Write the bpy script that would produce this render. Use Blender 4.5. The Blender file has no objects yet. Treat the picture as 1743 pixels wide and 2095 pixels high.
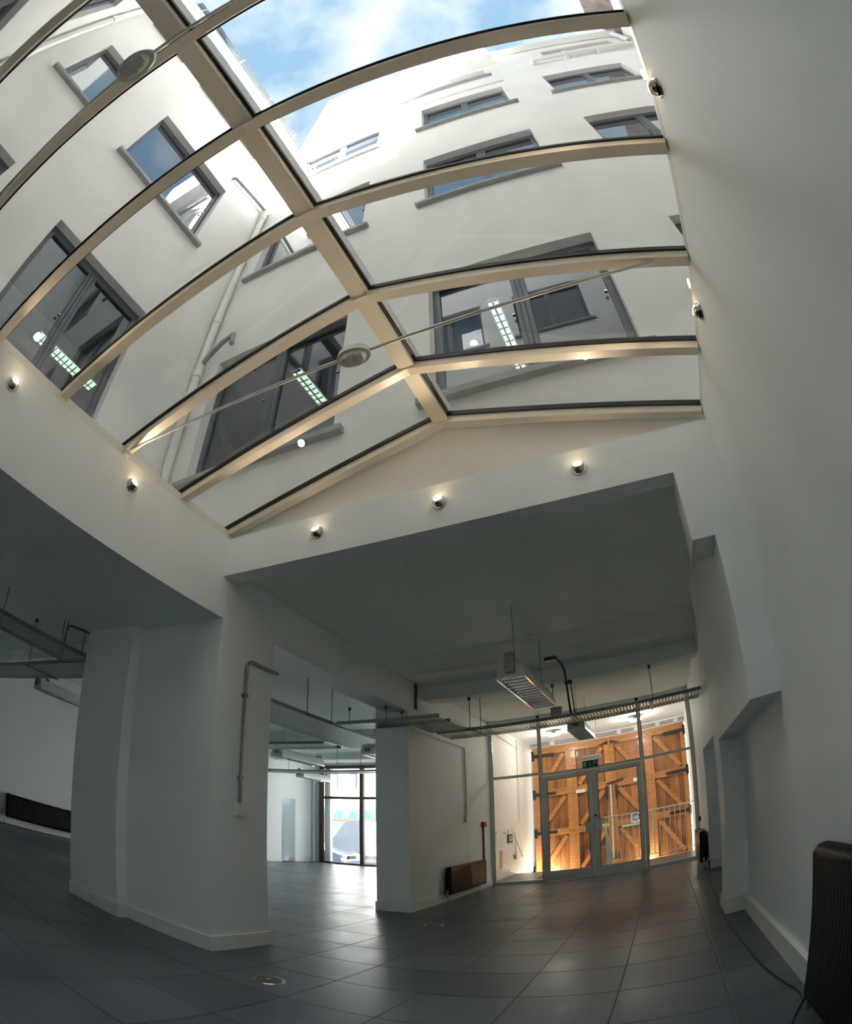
import bpy, bmesh, math, random
from mathutils import Matrix, Vector
random.seed(7)
SC = bpy.context.scene
COL = SC.collection
PI = math.pi

# ------------------------------------------------------------------ camera (fisheye lens, tilted up)
EYE = 1.35
ROT = [[0.92011724, 0.39130543, -0.01625798], [0.22229898, -0.48763694, 0.84427092], [0.3224398, -0.78044236, -0.53566995]]
cam = bpy.data.cameras.new('camera'); cam.type = 'PANO'
cam_ob = bpy.data.objects.new('camera', cam); COL.objects.link(cam_ob)
M = Matrix(ROT).transposed().to_4x4(); M.translation = (0, 0, EYE); cam_ob.matrix_world = M
cam.sensor_fit = 'HORIZONTAL'; cam.sensor_width = 36.0
FMM = 1187.4 * 36 / 1743
cam.panorama_type = 'FISHEYE_LENS_POLYNOMIAL'
cam.fisheye_polynomial_k0 = 0; cam.fisheye_polynomial_k1 = -1 / FMM; cam.fisheye_polynomial_k2 = 0
cam.fisheye_polynomial_k3 = -0.1107 / FMM ** 3; cam.fisheye_polynomial_k4 = 0
cam.fisheye_fov = math.radians(180); cam.clip_start = 0.02; cam.clip_end = 400
SC.camera = cam_ob

# ------------------------------------------------------------------ world: blue sky with broken white cloud
world = bpy.data.worlds.new('sky'); SC.world = world; world.use_nodes = True
nt = world.node_tree; nt.nodes.clear()
tc = nt.nodes.new('ShaderNodeTexCoord')
mp = nt.nodes.new('ShaderNodeMapping'); mp.inputs['Location'].default_value = (0.58, 6.82, 5.32); mp.inputs['Scale'].default_value = (1, 1, 1.25)
nz = nt.nodes.new('ShaderNodeTexNoise'); nz.inputs['Scale'].default_value = 2.6; nz.inputs['Detail'].default_value = 7; nz.inputs['Roughness'].default_value = 0.55
cr = nt.nodes.new('ShaderNodeValToRGB'); cr.color_ramp.elements[0].position = 0.43; cr.color_ramp.elements[1].position = 0.59
cr.color_ramp.elements[0].color = (0, 0, 0, 1); cr.color_ramp.elements[1].color = (1, 1, 1, 1)
mx = nt.nodes.new('ShaderNodeMixRGB'); mx.inputs[1].default_value = (0.40, 0.63, 0.88, 1); mx.inputs[2].default_value = (1.12, 1.14, 1.16, 1)
bg = nt.nodes.new('ShaderNodeBackground'); bg.inputs['Strength'].default_value = 0.335
wo = nt.nodes.new('ShaderNodeOutputWorld')
for a, b in ((tc.outputs['Generated'], mp.inputs[0]), (mp.outputs[0], nz.inputs['Vector']), (nz.outputs[0], cr.inputs[0]), (cr.outputs[0], mx.inputs[0]), (mx.outputs[0], bg.inputs[0]), (bg.outputs[0], wo.inputs[0])):
    nt.links.new(a, b)

# ------------------------------------------------------------------ sun
sd = bpy.data.lights.new('sun', 'SUN'); sd.energy = 20.0; sd.angle = 0.009; sd.color = (1.0, 0.98, 0.965)
so = bpy.data.objects.new('sun', sd); COL.objects.link(so)
so.rotation_euler = Vector((1.12, -1.0, 1.0)).to_track_quat('Z', 'Y').to_euler(); so.location = (8, -12, 30)

SC.view_settings.view_transform = 'Standard'; SC.view_settings.look = 'None'
SC.view_settings.exposure = 1.78; SC.view_settings.gamma = 1.0; SC.view_settings.use_curve_mapping = False
SC.cycles.max_bounces = 12; SC.cycles.diffuse_bounces = 8; SC.cycles.use_adaptive_sampling = True; SC.cycles.adaptive_threshold = 0.03; SC.cycles.glossy_bounces = 3
SC.cycles.transparent_max_bounces = 16; SC.cycles.use_denoising = True; SC.cycles.sample_clamp_indirect = 30.0

# ================================================================== materials
MAT = {}
def nodes_of(name):
    m = bpy.data.materials.new(name); m.use_nodes = True
    t = m.node_tree; t.nodes.clear()
    o = t.nodes.new('ShaderNodeOutputMaterial')
    MAT[name] = m
    return m, t, o
def pbr(name, col, rough=0.6, metal=0.0, var=0.06, scale=6.0, bump=0.0, bscale=60.0, spec=0.5, detail=4, rvar=0.0, objrand=0.0, stretch=None, coat=0.0):
    m, t, o = nodes_of(name)
    b = t.nodes.new('ShaderNodeBsdfPrincipled'); t.links.new(b.outputs[0], o.inputs[0])
    b.inputs['Roughness'].default_value = rough; b.inputs['Metallic'].default_value = metal
    b.inputs['Specular IOR Level'].default_value = spec; b.inputs['Coat Weight'].default_value = coat
    tc = t.nodes.new('ShaderNodeTexCoord'); src = tc.outputs['Object']
    if stretch:
        mpn = t.nodes.new('ShaderNodeMapping'); mpn.inputs['Scale'].default_value = stretch
        t.links.new(src, mpn.inputs[0]); src = mpn.outputs[0]
    n = t.nodes.new('ShaderNodeTexNoise'); n.inputs['Scale'].default_value = scale; n.inputs['Detail'].default_value = detail
    t.links.new(src, n.inputs['Vector'])
    mr = t.nodes.new('ShaderNodeMapRange'); mr.inputs[1].default_value = 0.3; mr.inputs[2].default_value = 0.7
    mr.inputs[3].default_value = 1 - var; mr.inputs[4].default_value = 1 + var
    t.links.new(n.outputs[0], mr.inputs[0]); fac = mr.outputs[0]
    if objrand:
        oi = t.nodes.new('ShaderNodeObjectInfo'); m2 = t.nodes.new('ShaderNodeMapRange')
        m2.inputs[3].default_value = 1 - objrand; m2.inputs[4].default_value = 1 + objrand
        t.links.new(oi.outputs['Random'], m2.inputs[0])
        mu = t.nodes.new('ShaderNodeMath'); mu.operation = 'MULTIPLY'
        t.links.new(fac, mu.inputs[0]); t.links.new(m2.outputs[0], mu.inputs[1]); fac = mu.outputs[0]
    vm = t.nodes.new('ShaderNodeVectorMath'); vm.operation = 'SCALE'; vm.inputs[0].default_value = col[:3]
    t.links.new(fac, vm.inputs['Scale']); t.links.new(vm.outputs[0], b.inputs['Base Color'])
    if rvar:
        m3 = t.nodes.new('ShaderNodeMapRange'); m3.inputs[1].default_value = 0.3; m3.inputs[2].default_value = 0.7
        m3.inputs[3].default_value = max(0.02, rough - rvar); m3.inputs[4].default_value = rough + rvar
        t.links.new(n.outputs[0], m3.inputs[0]); t.links.new(m3.outputs[0], b.inputs['Roughness'])
    if bump:
        n2 = t.nodes.new('ShaderNodeTexNoise'); n2.inputs['Scale'].default_value = bscale; n2.inputs['Detail'].default_value = 3
        t.links.new(src, n2.inputs['Vector'])
        bp = t.nodes.new('ShaderNodeBump'); bp.inputs['Strength'].default_value = bump; bp.inputs['Distance'].default_value = 0.01
        t.links.new(n2.outputs[0], bp.inputs['Height']); t.links.new(bp.outputs[0], b.inputs['Normal'])
    return m
def emit(name, col, strength):
    m, t, o = nodes_of(name)
    e = t.nodes.new('ShaderNodeEmission'); e.inputs[0].default_value = (*col, 1); e.inputs[1].default_value = strength
    t.links.new(e.outputs[0], o.inputs[0]); return m
def glass(name, tint=(0.93, 0.97, 0.95), ior=1.5, rough=0.0, dark=None):
    """thin pane: what is not mirrored goes straight through (or sinks into the dark room when dark is set)"""
    m, t, o = nodes_of(name)
    if dark is None:
        tr = t.nodes.new('ShaderNodeBsdfTransparent'); tr.inputs[0].default_value = (*tint, 1)
    else:
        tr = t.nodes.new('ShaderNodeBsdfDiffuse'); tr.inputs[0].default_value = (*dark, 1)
    gl = t.nodes.new('ShaderNodeBsdfGlossy'); gl.inputs['Roughness'].default_value = rough; gl.inputs[0].default_value = (0.95, 0.97, 1, 1)
    g = t.nodes.new('ShaderNodeNewGeometry')
    mr = t.nodes.new('ShaderNodeMapRange'); mr.inputs[3].default_value = ior; mr.inputs[4].default_value = 1 / ior
    t.links.new(g.outputs['Backfacing'], mr.inputs[0])
    fr = t.nodes.new('ShaderNodeFresnel'); t.links.new(mr.outputs[0], fr.inputs['IOR'])
    ms = t.nodes.new('ShaderNodeMixShader')
    t.links.new(fr.outputs[0], ms.inputs[0]); t.links.new(tr.outputs[0], ms.inputs[1]); t.links.new(gl.outputs[0], ms.inputs[2])
    t.links.new(ms.outputs[0], o.inputs[0]); return m

pbr('paint', (0.81, 0.857, 0.868), 0.62, var=0.02, scale=1.5, bump=0.05, bscale=90)
pbr('ceiling_paint', (0.81, 0.875, 0.835), 0.75, var=0.03, scale=0.9)
pbr('skirting_paint', (0.78, 0.81, 0.77), 0.38, var=0.02)
pbr('white_gloss', (0.78, 0.77, 0.72), 0.35, var=0.02)
pbr('render_coat', (0.83, 0.815, 0.79), 0.85, var=0.05, scale=1.1, bump=0.25, bscale=45)
pbr('brick_brown', (0.20, 0.15, 0.13), 0.9, var=0.35, scale=3.0, bump=0.4, bscale=20, stretch=(1, 1, 0.2))
pbr('sill_stone', (0.36, 0.37, 0.36), 0.7, var=0.08, scale=8)
pbr('window_frame', (0.105, 0.115, 0.135), 0.35, var=0.05, spec=0.6)
pbr('rafter_paint', (0.78, 0.72, 0.61), 0.33, var=0.03, scale=3, spec=0.5)
pbr('gasket', (0.012, 0.014, 0.014), 0.45, var=0.1)
pbr('frame_grey', (0.74, 0.78, 0.76), 0.4, var=0.03)
pbr('bronze_frame', (0.085, 0.055, 0.035), 0.5, var=0.15)
pbr('galvanised', (0.30, 0.33, 0.32), 0.42, metal=0.75, var=0.18, scale=30)
pbr('steel_dark', (0.11, 0.12, 0.12), 0.45, metal=0.6, var=0.1)
pbr('chrome', (0.62, 0.58, 0.52), 0.16, metal=1.0, var=0.03)
pbr('louvre', (0.80, 0.82, 0.83), 0.1, metal=0.95, var=0.02)
pbr('lamp_white', (0.70, 0.69, 0.62), 0.4, var=0.03)
pbr('plastic_white', (0.72, 0.73, 0.70), 0.35, var=0.02)
pbr('radiator_black', (0.009, 0.011, 0.014), 0.45, var=0.1, spec=0.22)
pbr('cable_black', (0.012, 0.012, 0.013), 0.5)
pbr('iron_black', (0.018, 0.018, 0.02), 0.5, var=0.2)
pbr('red_plastic', (0.30, 0.035, 0.03), 0.4)
pbr('orange_print', (0.62, 0.30, 0.19), 0.6, var=0.2, scale=25)
pbr('wood_plank', (0.36, 0.145, 0.042), 0.42, var=0.38, scale=2.2, bump=0.08, bscale=30, stretch=(9, 9, 0.55), objrand=0.28, spec=0.4, coat=0.15)
pbr('wood_rail', (0.50, 0.215, 0.068), 0.36, var=0.25, scale=2.4, stretch=(0.8, 8, 8), objrand=0.08, spec=0.4, coat=0.15)
pbr('asphalt', (0.16, 0.16, 0.165), 0.9, var=0.15, scale=20)
pbr('paving', (0.42, 0.41, 0.39), 0.85, var=0.1, scale=5)
pbr('van_white', (0.78, 0.79, 0.82), 0.25, var=0.02, coat=0.5)
pbr('car_blue', (0.30, 0.36, 0.52), 0.2, var=0.03, metal=0.4, coat=0.6)
pbr('tyre', (0.02, 0.02, 0.022), 0.8)
pbr('stone_white', (0.80, 0.78, 0.74), 0.8, var=0.05, scale=2)
pbr('awning_teal', (0.03, 0.15, 0.135), 0.8, var=0.05)
pbr('awning_red', (0.25, 0.04, 0.03), 0.8, var=0.05)
pbr('dark_void', (0.02, 0.022, 0.025), 0.9)
pbr('sign_green', (0.01, 0.10, 0.06), 0.4); pbr('sign_mint', (0.36, 0.62, 0.55), 0.4)
pbr('sign_white', (0.82, 0.83, 0.86), 0.5); pbr('sign_blue', (0.03, 0.05, 0.26), 0.4); pbr('strip_green', (0.35, 0.72, 0.55), 0.4)
pbr('office_wall', (0.24, 0.25, 0.24), 0.8); pbr('office_dark', (0.07, 0.075, 0.08), 0.8)
pbr('roof_felt', (0.48, 0.48, 0.47), 0.9, var=0.15)
pbr('painted_brick', (0.80, 0.785, 0.74), 0.6, var=0.03)
pbr('marble_wall', (0.76, 0.77, 0.79), 0.3, var=0.12, scale=2.5, detail=8)
glass('roof_glass', (0.965, 0.985, 0.978), 1.45)
glass('screen_glass', (0.97, 0.985, 0.98), 1.5)
glass('office_glass', (0.62, 0.67, 0.70), 1.9)
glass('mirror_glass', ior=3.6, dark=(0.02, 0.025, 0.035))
emit('spot_glow', (1.0, 0.72, 0.42), 26); emit('tube_glow', (0.84, 1.0, 0.70), 0.9); emit('porch_glow', (1.0, 0.93, 0.82), 14)
# floor slate: large dark tiles, burnished patches and scuffs
m, t, o = nodes_of('slate')
b = t.nodes.new('ShaderNodeBsdfPrincipled'); t.links.new(b.outputs[0], o.inputs[0]); b.inputs['Specular IOR Level'].default_value = 0.16
geo = t.nodes.new('ShaderNodeNewGeometry'); oi = t.nodes.new('ShaderNodeObjectInfo')
n1 = t.nodes.new('ShaderNodeTexNoise'); n1.inputs['Scale'].default_value = 0.8; n1.inputs['Detail'].default_value = 5
mp1 = t.nodes.new('ShaderNodeMapping'); mp1.inputs['Scale'].default_value = (1.0, 1.0, 1); t.links.new(geo.outputs['Position'], mp1.inputs[0])
n2 = t.nodes.new('ShaderNodeTexNoise'); n2.inputs['Scale'].default_value = 1.6; n2.inputs['Detail'].default_value = 8; n2.inputs['Roughness'].default_value = 0.65
t.links.new(geo.outputs['Position'], n1.inputs['Vector']); t.links.new(mp1.outputs[0], n2.inputs['Vector'])
rp = t.nodes.new('ShaderNodeValToRGB'); rp.color_ramp.elements[0].position = 0.3; rp.color_ramp.elements[1].position = 0.72
rp.color_ramp.elements[0].color = (0.085, 0.11, 0.135, 1); rp.color_ramp.elements[1].color = (0.155, 0.178, 0.20, 1)
t.links.new(n1.outputs[0], rp.inputs[0])
mo = t.nodes.new('ShaderNodeMapRange'); mo.inputs[3].default_value = 0.88; mo.inputs[4].default_value = 1.1; t.links.new(oi.outputs['Random'], mo.inputs[0])
sc_ = t.nodes.new('ShaderNodeVectorMath'); sc_.operation = 'SCALE'; t.links.new(rp.outputs[0], sc_.inputs[0]); t.links.new(mo.outputs[0], sc_.inputs['Scale'])
t.links.new(sc_.outputs[0], b.inputs['Base Color'])
rr = t.nodes.new('ShaderNodeMapRange'); rr.inputs[1].default_value = 0.35; rr.inputs[2].default_value = 0.7; rr.inputs[3].default_value = 0.30; rr.inputs[4].default_value = 0.42
t.links.new(n2.outputs[0], rr.inputs[0]); t.links.new(rr.outputs[0], b.inputs['Roughness'])
pbr('joint', (0.09, 0.10, 0.11), 0.8)

# ================================================================== mesh helpers
class MB:
    def __init__(s): s.v = []; s.f = []
    def quad(s, *p):
        n = len(s.v); s.v += [tuple(q) for q in p]; s.f.append(tuple(range(n, n + len(p)))); return s
    def hexa(s, p):                                   # 8 corners: bottom loop 0-3, top loop 4-7
        n = len(s.v); s.v += [tuple(q) for q in p]
        for a in ((0, 3, 2, 1), (4, 5, 6, 7), (0, 1, 5, 4), (1, 2, 6, 5), (2, 3, 7, 6), (3, 0, 4, 7)): s.f.append(tuple(n + i for i in a))
        return s
    def box(s, x0, x1, y0, y1, z0, z1):
        return s.hexa([(x0, y0, z0), (x1, y0, z0), (x1, y1, z0), (x0, y1, z0), (x0, y0, z1), (x1, y0, z1), (x1, y1, z1), (x0, y1, z1)])
    def bar(s, A, B, w, h, up=(0, 0, 1)):             # rectangular bar A to B, width w across, height h along up
        A = Vector(A); B = Vector(B); d = (B - A).normalized(); u = Vector(up); r = d.cross(u).normalized(); u = r.cross(d).normalized()
        c = [(-1, -1), (1, -1), (1, 1), (-1, 1)]
        return s.hexa([A + r * (i * w / 2) + u * (j * h / 2) for i, j in c] + [B + r * (i * w / 2) + u * (j * h / 2) for i, j in c])
    def tube(s, path, r, n=8, cap=True):
        P = [Vector(p) for p in path]; rings = []
        for i, p in enumerate(P):
            d = ((P[i] - P[i - 1]) if i else Vector((0, 0, 0))); e = ((P[i + 1] - P[i]) if i + 1 < len(P) else Vector((0, 0, 0)))
            d = (d.normalized() + e.normalized()).normalized()
            a = Vector((0, 0, 1)) if abs(d.z) < 0.9 else Vector((1, 0, 0))
            u = d.cross(a).normalized(); w = d.cross(u).normalized()
            k = len(s.v); rad = r[i] if isinstance(r, (list, tuple)) else r
            s.v += [tuple(p + (u * math.cos(2 * PI * j / n) + w * math.sin(2 * PI * j / n)) * rad) for j in range(n)]; rings.append(k)
        for a, b in zip(rings, rings[1:]):
            for j in range(n): s.f.append((a + j, a + (j + 1) % n, b + (j + 1) % n, b + j))
        if cap: s.f.append(tuple(rings[0] + j for j in range(n))[::-1]); s.f.append(tuple(rings[-1] + j for j in range(n)))
        return s
    def prism(s, poly, fn, d0, d1):                   # polygon in (u, v), extruded from d0 to d1 through fn(u, v, d)
        n = len(poly); k = len(s.v)
        s.v += [tuple(fn(u, v, d0)) for u, v in poly] + [tuple(fn(u, v, d1)) for u, v in poly]
        s.f.append(tuple(k + i for i in range(n))); s.f.append(tuple(k + n + i for i in range(n))[::-1])
        for i in range(n): s.f.append((k + i, k + n + i, k + n + (i + 1) % n, k + (i + 1) % n))
        return s
    def disc(s, c, axis, r, h, n=20, r2=None):
        c = Vector(c); a = Vector(axis).normalized(); return s.tube([c, c + a * h], [r, r if r2 is None else r2], n)
    def build(s, name, mat, parent=None, base=None, smooth=False):
        off = Vector((0, 0, 0))
        if parent is not None: off = Vector(parent['_w'])
        if base is None and parent is None:
            xs = [q[0] for q in s.v]; ys = [q[1] for q in s.v]; zs = [q[2] for q in s.v]
            base = ((min(xs) + max(xs)) / 2, (min(ys) + max(ys)) / 2, min(zs))
        org = Vector(base) if base is not None else off
        me = bpy.data.meshes.new(name); me.from_pydata([tuple(Vector(q) - org) for q in s.v], [], s.f)
        bm = bmesh.new(); bm.from_mesh(me); bmesh.ops.recalc_face_normals(bm, faces=bm.faces[:]); bm.to_mesh(me); bm.free()
        if smooth:
            for p in me.polygons: p.use_smooth = True
            try: me.set_sharp_from_angle(angle=math.radians(40))
            except Exception: pass
        me.materials.append(MAT[mat]); o = bpy.data.objects.new(name, me); COL.objects.link(o)
        o.location = org - off; o['_w'] = tuple(org)
        if parent is not None: o.parent = parent
        return o
def tag(o, label=None, cat=None, group=None, kind=None):
    if label: o['label'] = label
    if cat: o['category'] = cat
    if group: o['group'] = group
    if kind: o['kind'] = kind
    return o
def thing(name, base, label, cat, group=None):
    o = bpy.data.objects.new(name, None); COL.objects.link(o); o.location = base; o.empty_display_size = 0.1; o['_w'] = tuple(base)
    return tag(o, label, cat, group)
def struct(o, label, cat='structure'): return tag(o, label, cat, None, 'structure')
def part_copy(o, parent, loc, name=None):
    c = o.copy(); COL.objects.link(c); c.parent = parent; c.location = Vector(loc) - Vector(parent['_w']); c['_w'] = tuple(loc); return c
def rounded(u0, u1, v0, v1, r, n=4):
    pts = []
    for cx, cy, a0 in ((u1 - r, v1 - r, 0), (u0 + r, v1 - r, 90), (u0 + r, v0 + r, 180), (u1 - r, v0 + r, 270)):
        for i in range(n + 1):
            a = math.radians(a0 + 90 * i / n); pts.append((cx + r * math.cos(a), cy + r * math.sin(a)))
    return pts
def arc(c, r, a0, a1, n, fn):
    return [fn(c[0] + r * math.cos(math.radians(a0 + (a1 - a0) * i / n)), c[1] + r * math.sin(math.radians(a0 + (a1 - a0) * i / n))) for i in range(n + 1)]

# ================================================================== the shell of the room
XC, XR, XT, XF = -3.47, 0.85, 0.63, 0.78        # column line, near right wall, thick part of it, far right wall
YB, YG, YS = 3.483, 11.565, 16.85               # bulkhead, glazed screen, street front
ZC, YN = 3.70, -2.65                            # ceiling, back of the courtyard
XL = -11.25
fl = MB().box(XL - 0.3, 1.5, YN - 0.2, YG + 0.04, -0.25, -0.006).box(XL - 0.3, -3.62, YG + 0.04, YS + 0.25, -0.25, -0.006).build('floor', 'joint')
struct(fl, 'dark slate tiled floor of the empty showroom', 'floor')
P = 0.672
def tile_mesh():
    w = P / 2 - 0.002; c = 0.004
    mb = MB().hexa([(-w, -w, -0.006), (w, -w, -0.006), (w, w, -0.006), (-w, w, -0.006), (-w, -w, -0.0015), (w, -w, -0.0015), (w, w, -0.0015), (-w, w, -0.0015)])
    mb.hexa([(-w, -w, -0.0015), (w, -w, -0.0015), (w, w, -0.0015), (-w, w, -0.0015), (-w + c, -w + c, 0), (w - c, -w + c, 0), (w - c, w - c, 0), (-w + c, w - c, 0)])
    return mb
cells = []
for i in range(-2, 19):
    for j in range(-8, 24):
        cx = 0.40 - P * (i + 0.5) + P; cy = 2.31 + P * (j + 0.5)
        if cx > 1.1 or cx < XL or cy > YS - 0.1 or cy < YN: continue
        if cx > XC - 0.1 and cy > YG: continue
        cells.append((math.hypot(cx, cy) + (40 if cy < 0.3 else 0) + (3 if cx < -6.5 else 0), cx, cy))
cells.sort()
first = None
rest = MB()
for k, (d, cx, cy) in enumerate(cells):
    if k < 290:
        if first is None: first = tile_mesh().build('tile', 'slate', fl, base=(cx, cy, 0)); 
        if first is None: continue
        if k == 0:
            me = first.data
            me.transform(Matrix.Translation((cx, cy, 0)))
            first.location = Vector((cx, cy, 0)) - Vector(fl['_w']); first['_w'] = (cx, cy, 0)
        else: part_copy(first, fl, (cx, cy, 0))
    else:
        w = P / 2 - 0.0016; rest.box(cx - w, cx + w, cy - w, cy + w, -0.006, 0)
tag(rest.build('far_tiles', 'slate', fl), kind='stuff')

# ceilings, soffits, beams
ce = MB().box(XL - 0.3, 1.4, 3.60, YG + 0.04, ZC, ZC + 0.2).box(XL - 0.3, -3.63, YG + 0.04, YS + 0.2, ZC, ZC + 0.2)
ce.box(XL - 0.3, -5.6, YN - 0.1, 3.60, ZC, ZC + 0.2)
ce = struct(ce.build('ceiling', 'ceiling_paint'), 'pale ceiling over the showroom and the left bay', 'ceiling')
MB().box(-5.6, XC - 0.15, YN - 0.1, 3.60, 3.18, 3.98).build('soffit', 'ceiling_paint', ce)
MB().box(-3.82, XC, 4.36, 7.56, 3.20, ZC).build('beam', 'paint', ce)
MB().box(XC, XF, 8.15, 8.42, 3.48, ZC).build('beam', 'ceiling_paint', ce)
MB().box(XC, XF, 8.42, 8.60, 3.60, ZC).build('cornice', 'paint', ce)
MB().box(XL, -3.82, 4.75, 5.05, 3.48, ZC).build('beam', 'ceiling_paint', ce)
MB().box(XL, -3.82, 10.9, 11.3, 3.42, ZC).build('beam', 'ceiling_paint', ce)
MB().box(XL, -3.62, 14.4, 14.7, 3.5, ZC).build('beam', 'ceiling_paint', ce)

# courtyard-well rim: bulkhead, gable, left fascia
bk = MB().box(-3.62, XR, YB, 3.66, 3.575, 3.97)
bk = struct(bk.build('wall_bulkhead', 'paint'), 'white bulkhead fascia below the end of the skylight', 'wall')
gb = MB().prism([(-3.60, 3.97), (0.86, 3.97), (0.86, 4.06), (-1.28, 4.60), (-3.60, 4.03)], lambda u, v, d: (u, d, v), 3.57, 3.66)
gb.build('gable', 'white_gloss', bk)
MB().box(0.46, XT, YB + 0.001, 3.85, 3.02, 3.575).build('nib', 'paint', bk)
lf = struct(MB().box(XC - 0.15, XC, YN, YB, 3.18, 3.97).box(XC - 0.15, XC, YB, 3.555, 3.18, 3.575).build('wall_fascia', 'paint'), 'white fascia along the left edge of the skylight well', 'wall')

# right side
wr = struct(MB().box(XR, 1.05, YN, 6.3, 0, 4.05).build('wall_right', 'paint'), 'plain white wall close on the right', 'wall')
wt = MB().box(XT, XR, YB, 6.05, 1.87, 3.575).box(XT, XR, 3.66, 6.05, 3.575, ZC).box(XT, XR, 5.56, 6.05, 0, 1.87)
struct(wt.build('wall_thick', 'paint'), 'projecting white wall band and pier above the alcove', 'wall')
wf = MB().box(XF, 1.05, 6.05, 9.45, 2.13, ZC).box(XF, 1.3, 9.45, YG + 0.1, 0, ZC).box(XF, 1.3, 6.05, 6.35, 0, 2.13).box(1.12, 1.3, 6.3, 9.5, 0, 2.2)
struct(wf.build('wall_far_right', 'paint'), 'far right white wall with a second shallow alcove', 'wall')
bs = MB().box(0.808, XR, YN, 5.56, 0, 0.165).box(0.612, XT, 5.54, 6.05, 0, 0.165).box(0.612, 0.85, 5.538, 5.56, 0, 0.165)
bs.box(0.755, XF, 9.43, YG - 0.05, 0, 0.165).box(0.755, 1.12, 9.43, 9.45, 0, 0.165).box(1.10, 1.12, 6.35, 9.45, 0, 0.165)
struct(bs.build('baseboard_right', 'skirting_paint'), 'pale skirting board along the right walls', 'baseboard')

# pillar, column, wall to the screen
pl = MB().box(-4.66, XC, 3.555, 4.36, 0, ZC).box(-5.57, -4.66, 3.42, 4.36, 0, ZC)
struct(pl.build('wall_pillar', 'paint'), 'broad white pillar with a stepped face, left of centre', 'wall')
bp_ = MB().box(-4.655, XC + 0.018, 3.537, 4.378, 0, 0.155).box(-5.59, -4.64, 3.402, 4.378, 0, 0.155)
struct(bp_.build('baseboard_pillar', 'skirting_paint'), 'pale skirting around the broad pillar', 'baseboard')
cl = MB().box(-4.0, XC, 7.56, 8.12, 0, ZC).box(-3.62, XC, 8.12, YG + 0.15, 0, ZC)
struct(cl.build('wall_column', 'paint'), 'white column and the wall running on to the glazed screen', 'wall')
bc = MB().box(-4.018, XC + 0.018, 7.542, 8.14, 0, 0.155).box(XC - 0.02, XC + 0.018, 8.12, YG - 0.05, 0, 0.155)
struct(bc.build('baseboard_column', 'skirting_paint'), 'pale skirting around the second column and its wall', 'baseboard')

# left bay
wl = MB().box(XL - 0.2, XL, YN, 14.9, 0, ZC).box(XL - 0.2, XL, 14.9, 15.63, 2.27, ZC).box(XL - 0.2, XL, 15.63, YS + 0.2, 0, ZC).box(XL - 0.8, XL - 0.5, 14.7, 15.9, 0, 2.4)
wl.box(XL - 0.55, XL - 0.2, 14.7, 14.9, 0, 2.3).box(XL - 0.55, XL - 0.2, 15.63, 15.8, 0, 2.3)
struct(wl.build('wall_left', 'paint'), 'long white wall at the far left of the bay', 'wall')
struct(MB().box(XL, XL + 0.018, YN, 14.9, 0, 0.1).build('baseboard_left', 'skirting_paint'), 'low skirting under the left bay radiator', 'baseboard')
struct(MB().box(XL - 0.2, 1.2, YN - 0.2, YN, 0, 4.7).build('wall_back', 'paint'), 'white wall behind the viewer', 'wall')
ws = MB().box(XL - 0.2, -11.08, YS, YS + 0.25, 0, 4.2).box(-11.08, -4.4, YS, YS + 0.25, 3.64, 4.2).box(-4.4, -3.4, YS, YS + 0.25, 0, 4.2)
ws.box(XL - 0.2, -3.4, YS, YS + 0.25, -0.6, -0.25)
struct(ws.build('wall_street', 'paint'), 'street front wall around the shop window', 'wall')
MBp = MB().tube([(XL + 0.06, 16.62, 0), (XL + 0.06, 16.62, 3.4)], 0.05, 10)
tag(MBp.build('drain_stack', 'plastic_white', smooth=True), 'white vertical pipe beside the shop window', 'pipe')

# porch beyond the glazed screen
pw = MB()
lw = struct(MB().box(-3.78, -3.62, YG + 0.15, 16.2, -0.6, 3.9).build('wall_porch_left', 'painted_brick'), 'white painted brick wall on the left of the porch', 'wall')
bm_ = MB(); bh, bw = 0.075, 0.225
for r in range(52):                              # painted brick courses: real, shallow
    z0 = -0.15 + r * bh
    for c in range(-1, 19):
        y0 = YG + 0.2 + c * bw + (bw / 2 if r % 2 else 0)
        ya, yb = max(y0 + 0.005, YG + 0.16), min(y0 + bw - 0.005, 16.0)
        if yb - ya > 0.03: bm_.box(-3.625, -3.612, ya, yb, z0 + 0.005, z0 + bh - 0.005)
tag(bm_.build('brick_face', 'painted_brick', lw), kind='stuff')
struct(MB().box(0.88, 1.1, YG + 0.1, 16.2, -0.6, 3.9).build('wall_porch_right', 'painted_brick'), 'white wall on the right of the porch', 'wall')
struct(MB().box(-3.62, 1.1, YG + 0.05, 16.3, 3.78, 3.95).build('ceiling_porch', 'paint'), 'white ceiling of the porch', 'ceiling')
struct(MB().box(-3.62, 0.88, YG + 0.04, 12.35, -0.25, -0.002).box(-3.62, -2.75, 12.35, 14.1, -0.25, -0.002).box(-0.45, 0.88, 12.35, 13.55, -0.25, -0.002).box(-2.75, -0.45, 12.35, 12.65, -0.42, -0.15).box(-2.75, -0.45, 12.65, 12.95, -0.42, -0.29).build('floor_porch', 'slate'), 'dark landing floor just inside the porch', 'floor')
struct(MB().box(-3.62, 0.88, 12.3, 16.3, -0.6, -0.42).build('floor_porch_lower', 'asphalt'), 'lower porch floor by the timber gates', 'floor')
struct(MB().box(-3.78, 1.1, 16.1, 16.3, 3.62, 3.9).box(-3.78, 1.1, 16.12, 16.3, -0.6, -0.3).build('wall_porch_end', 'painted_brick'), 'wall over the timber gates', 'wall')

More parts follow.
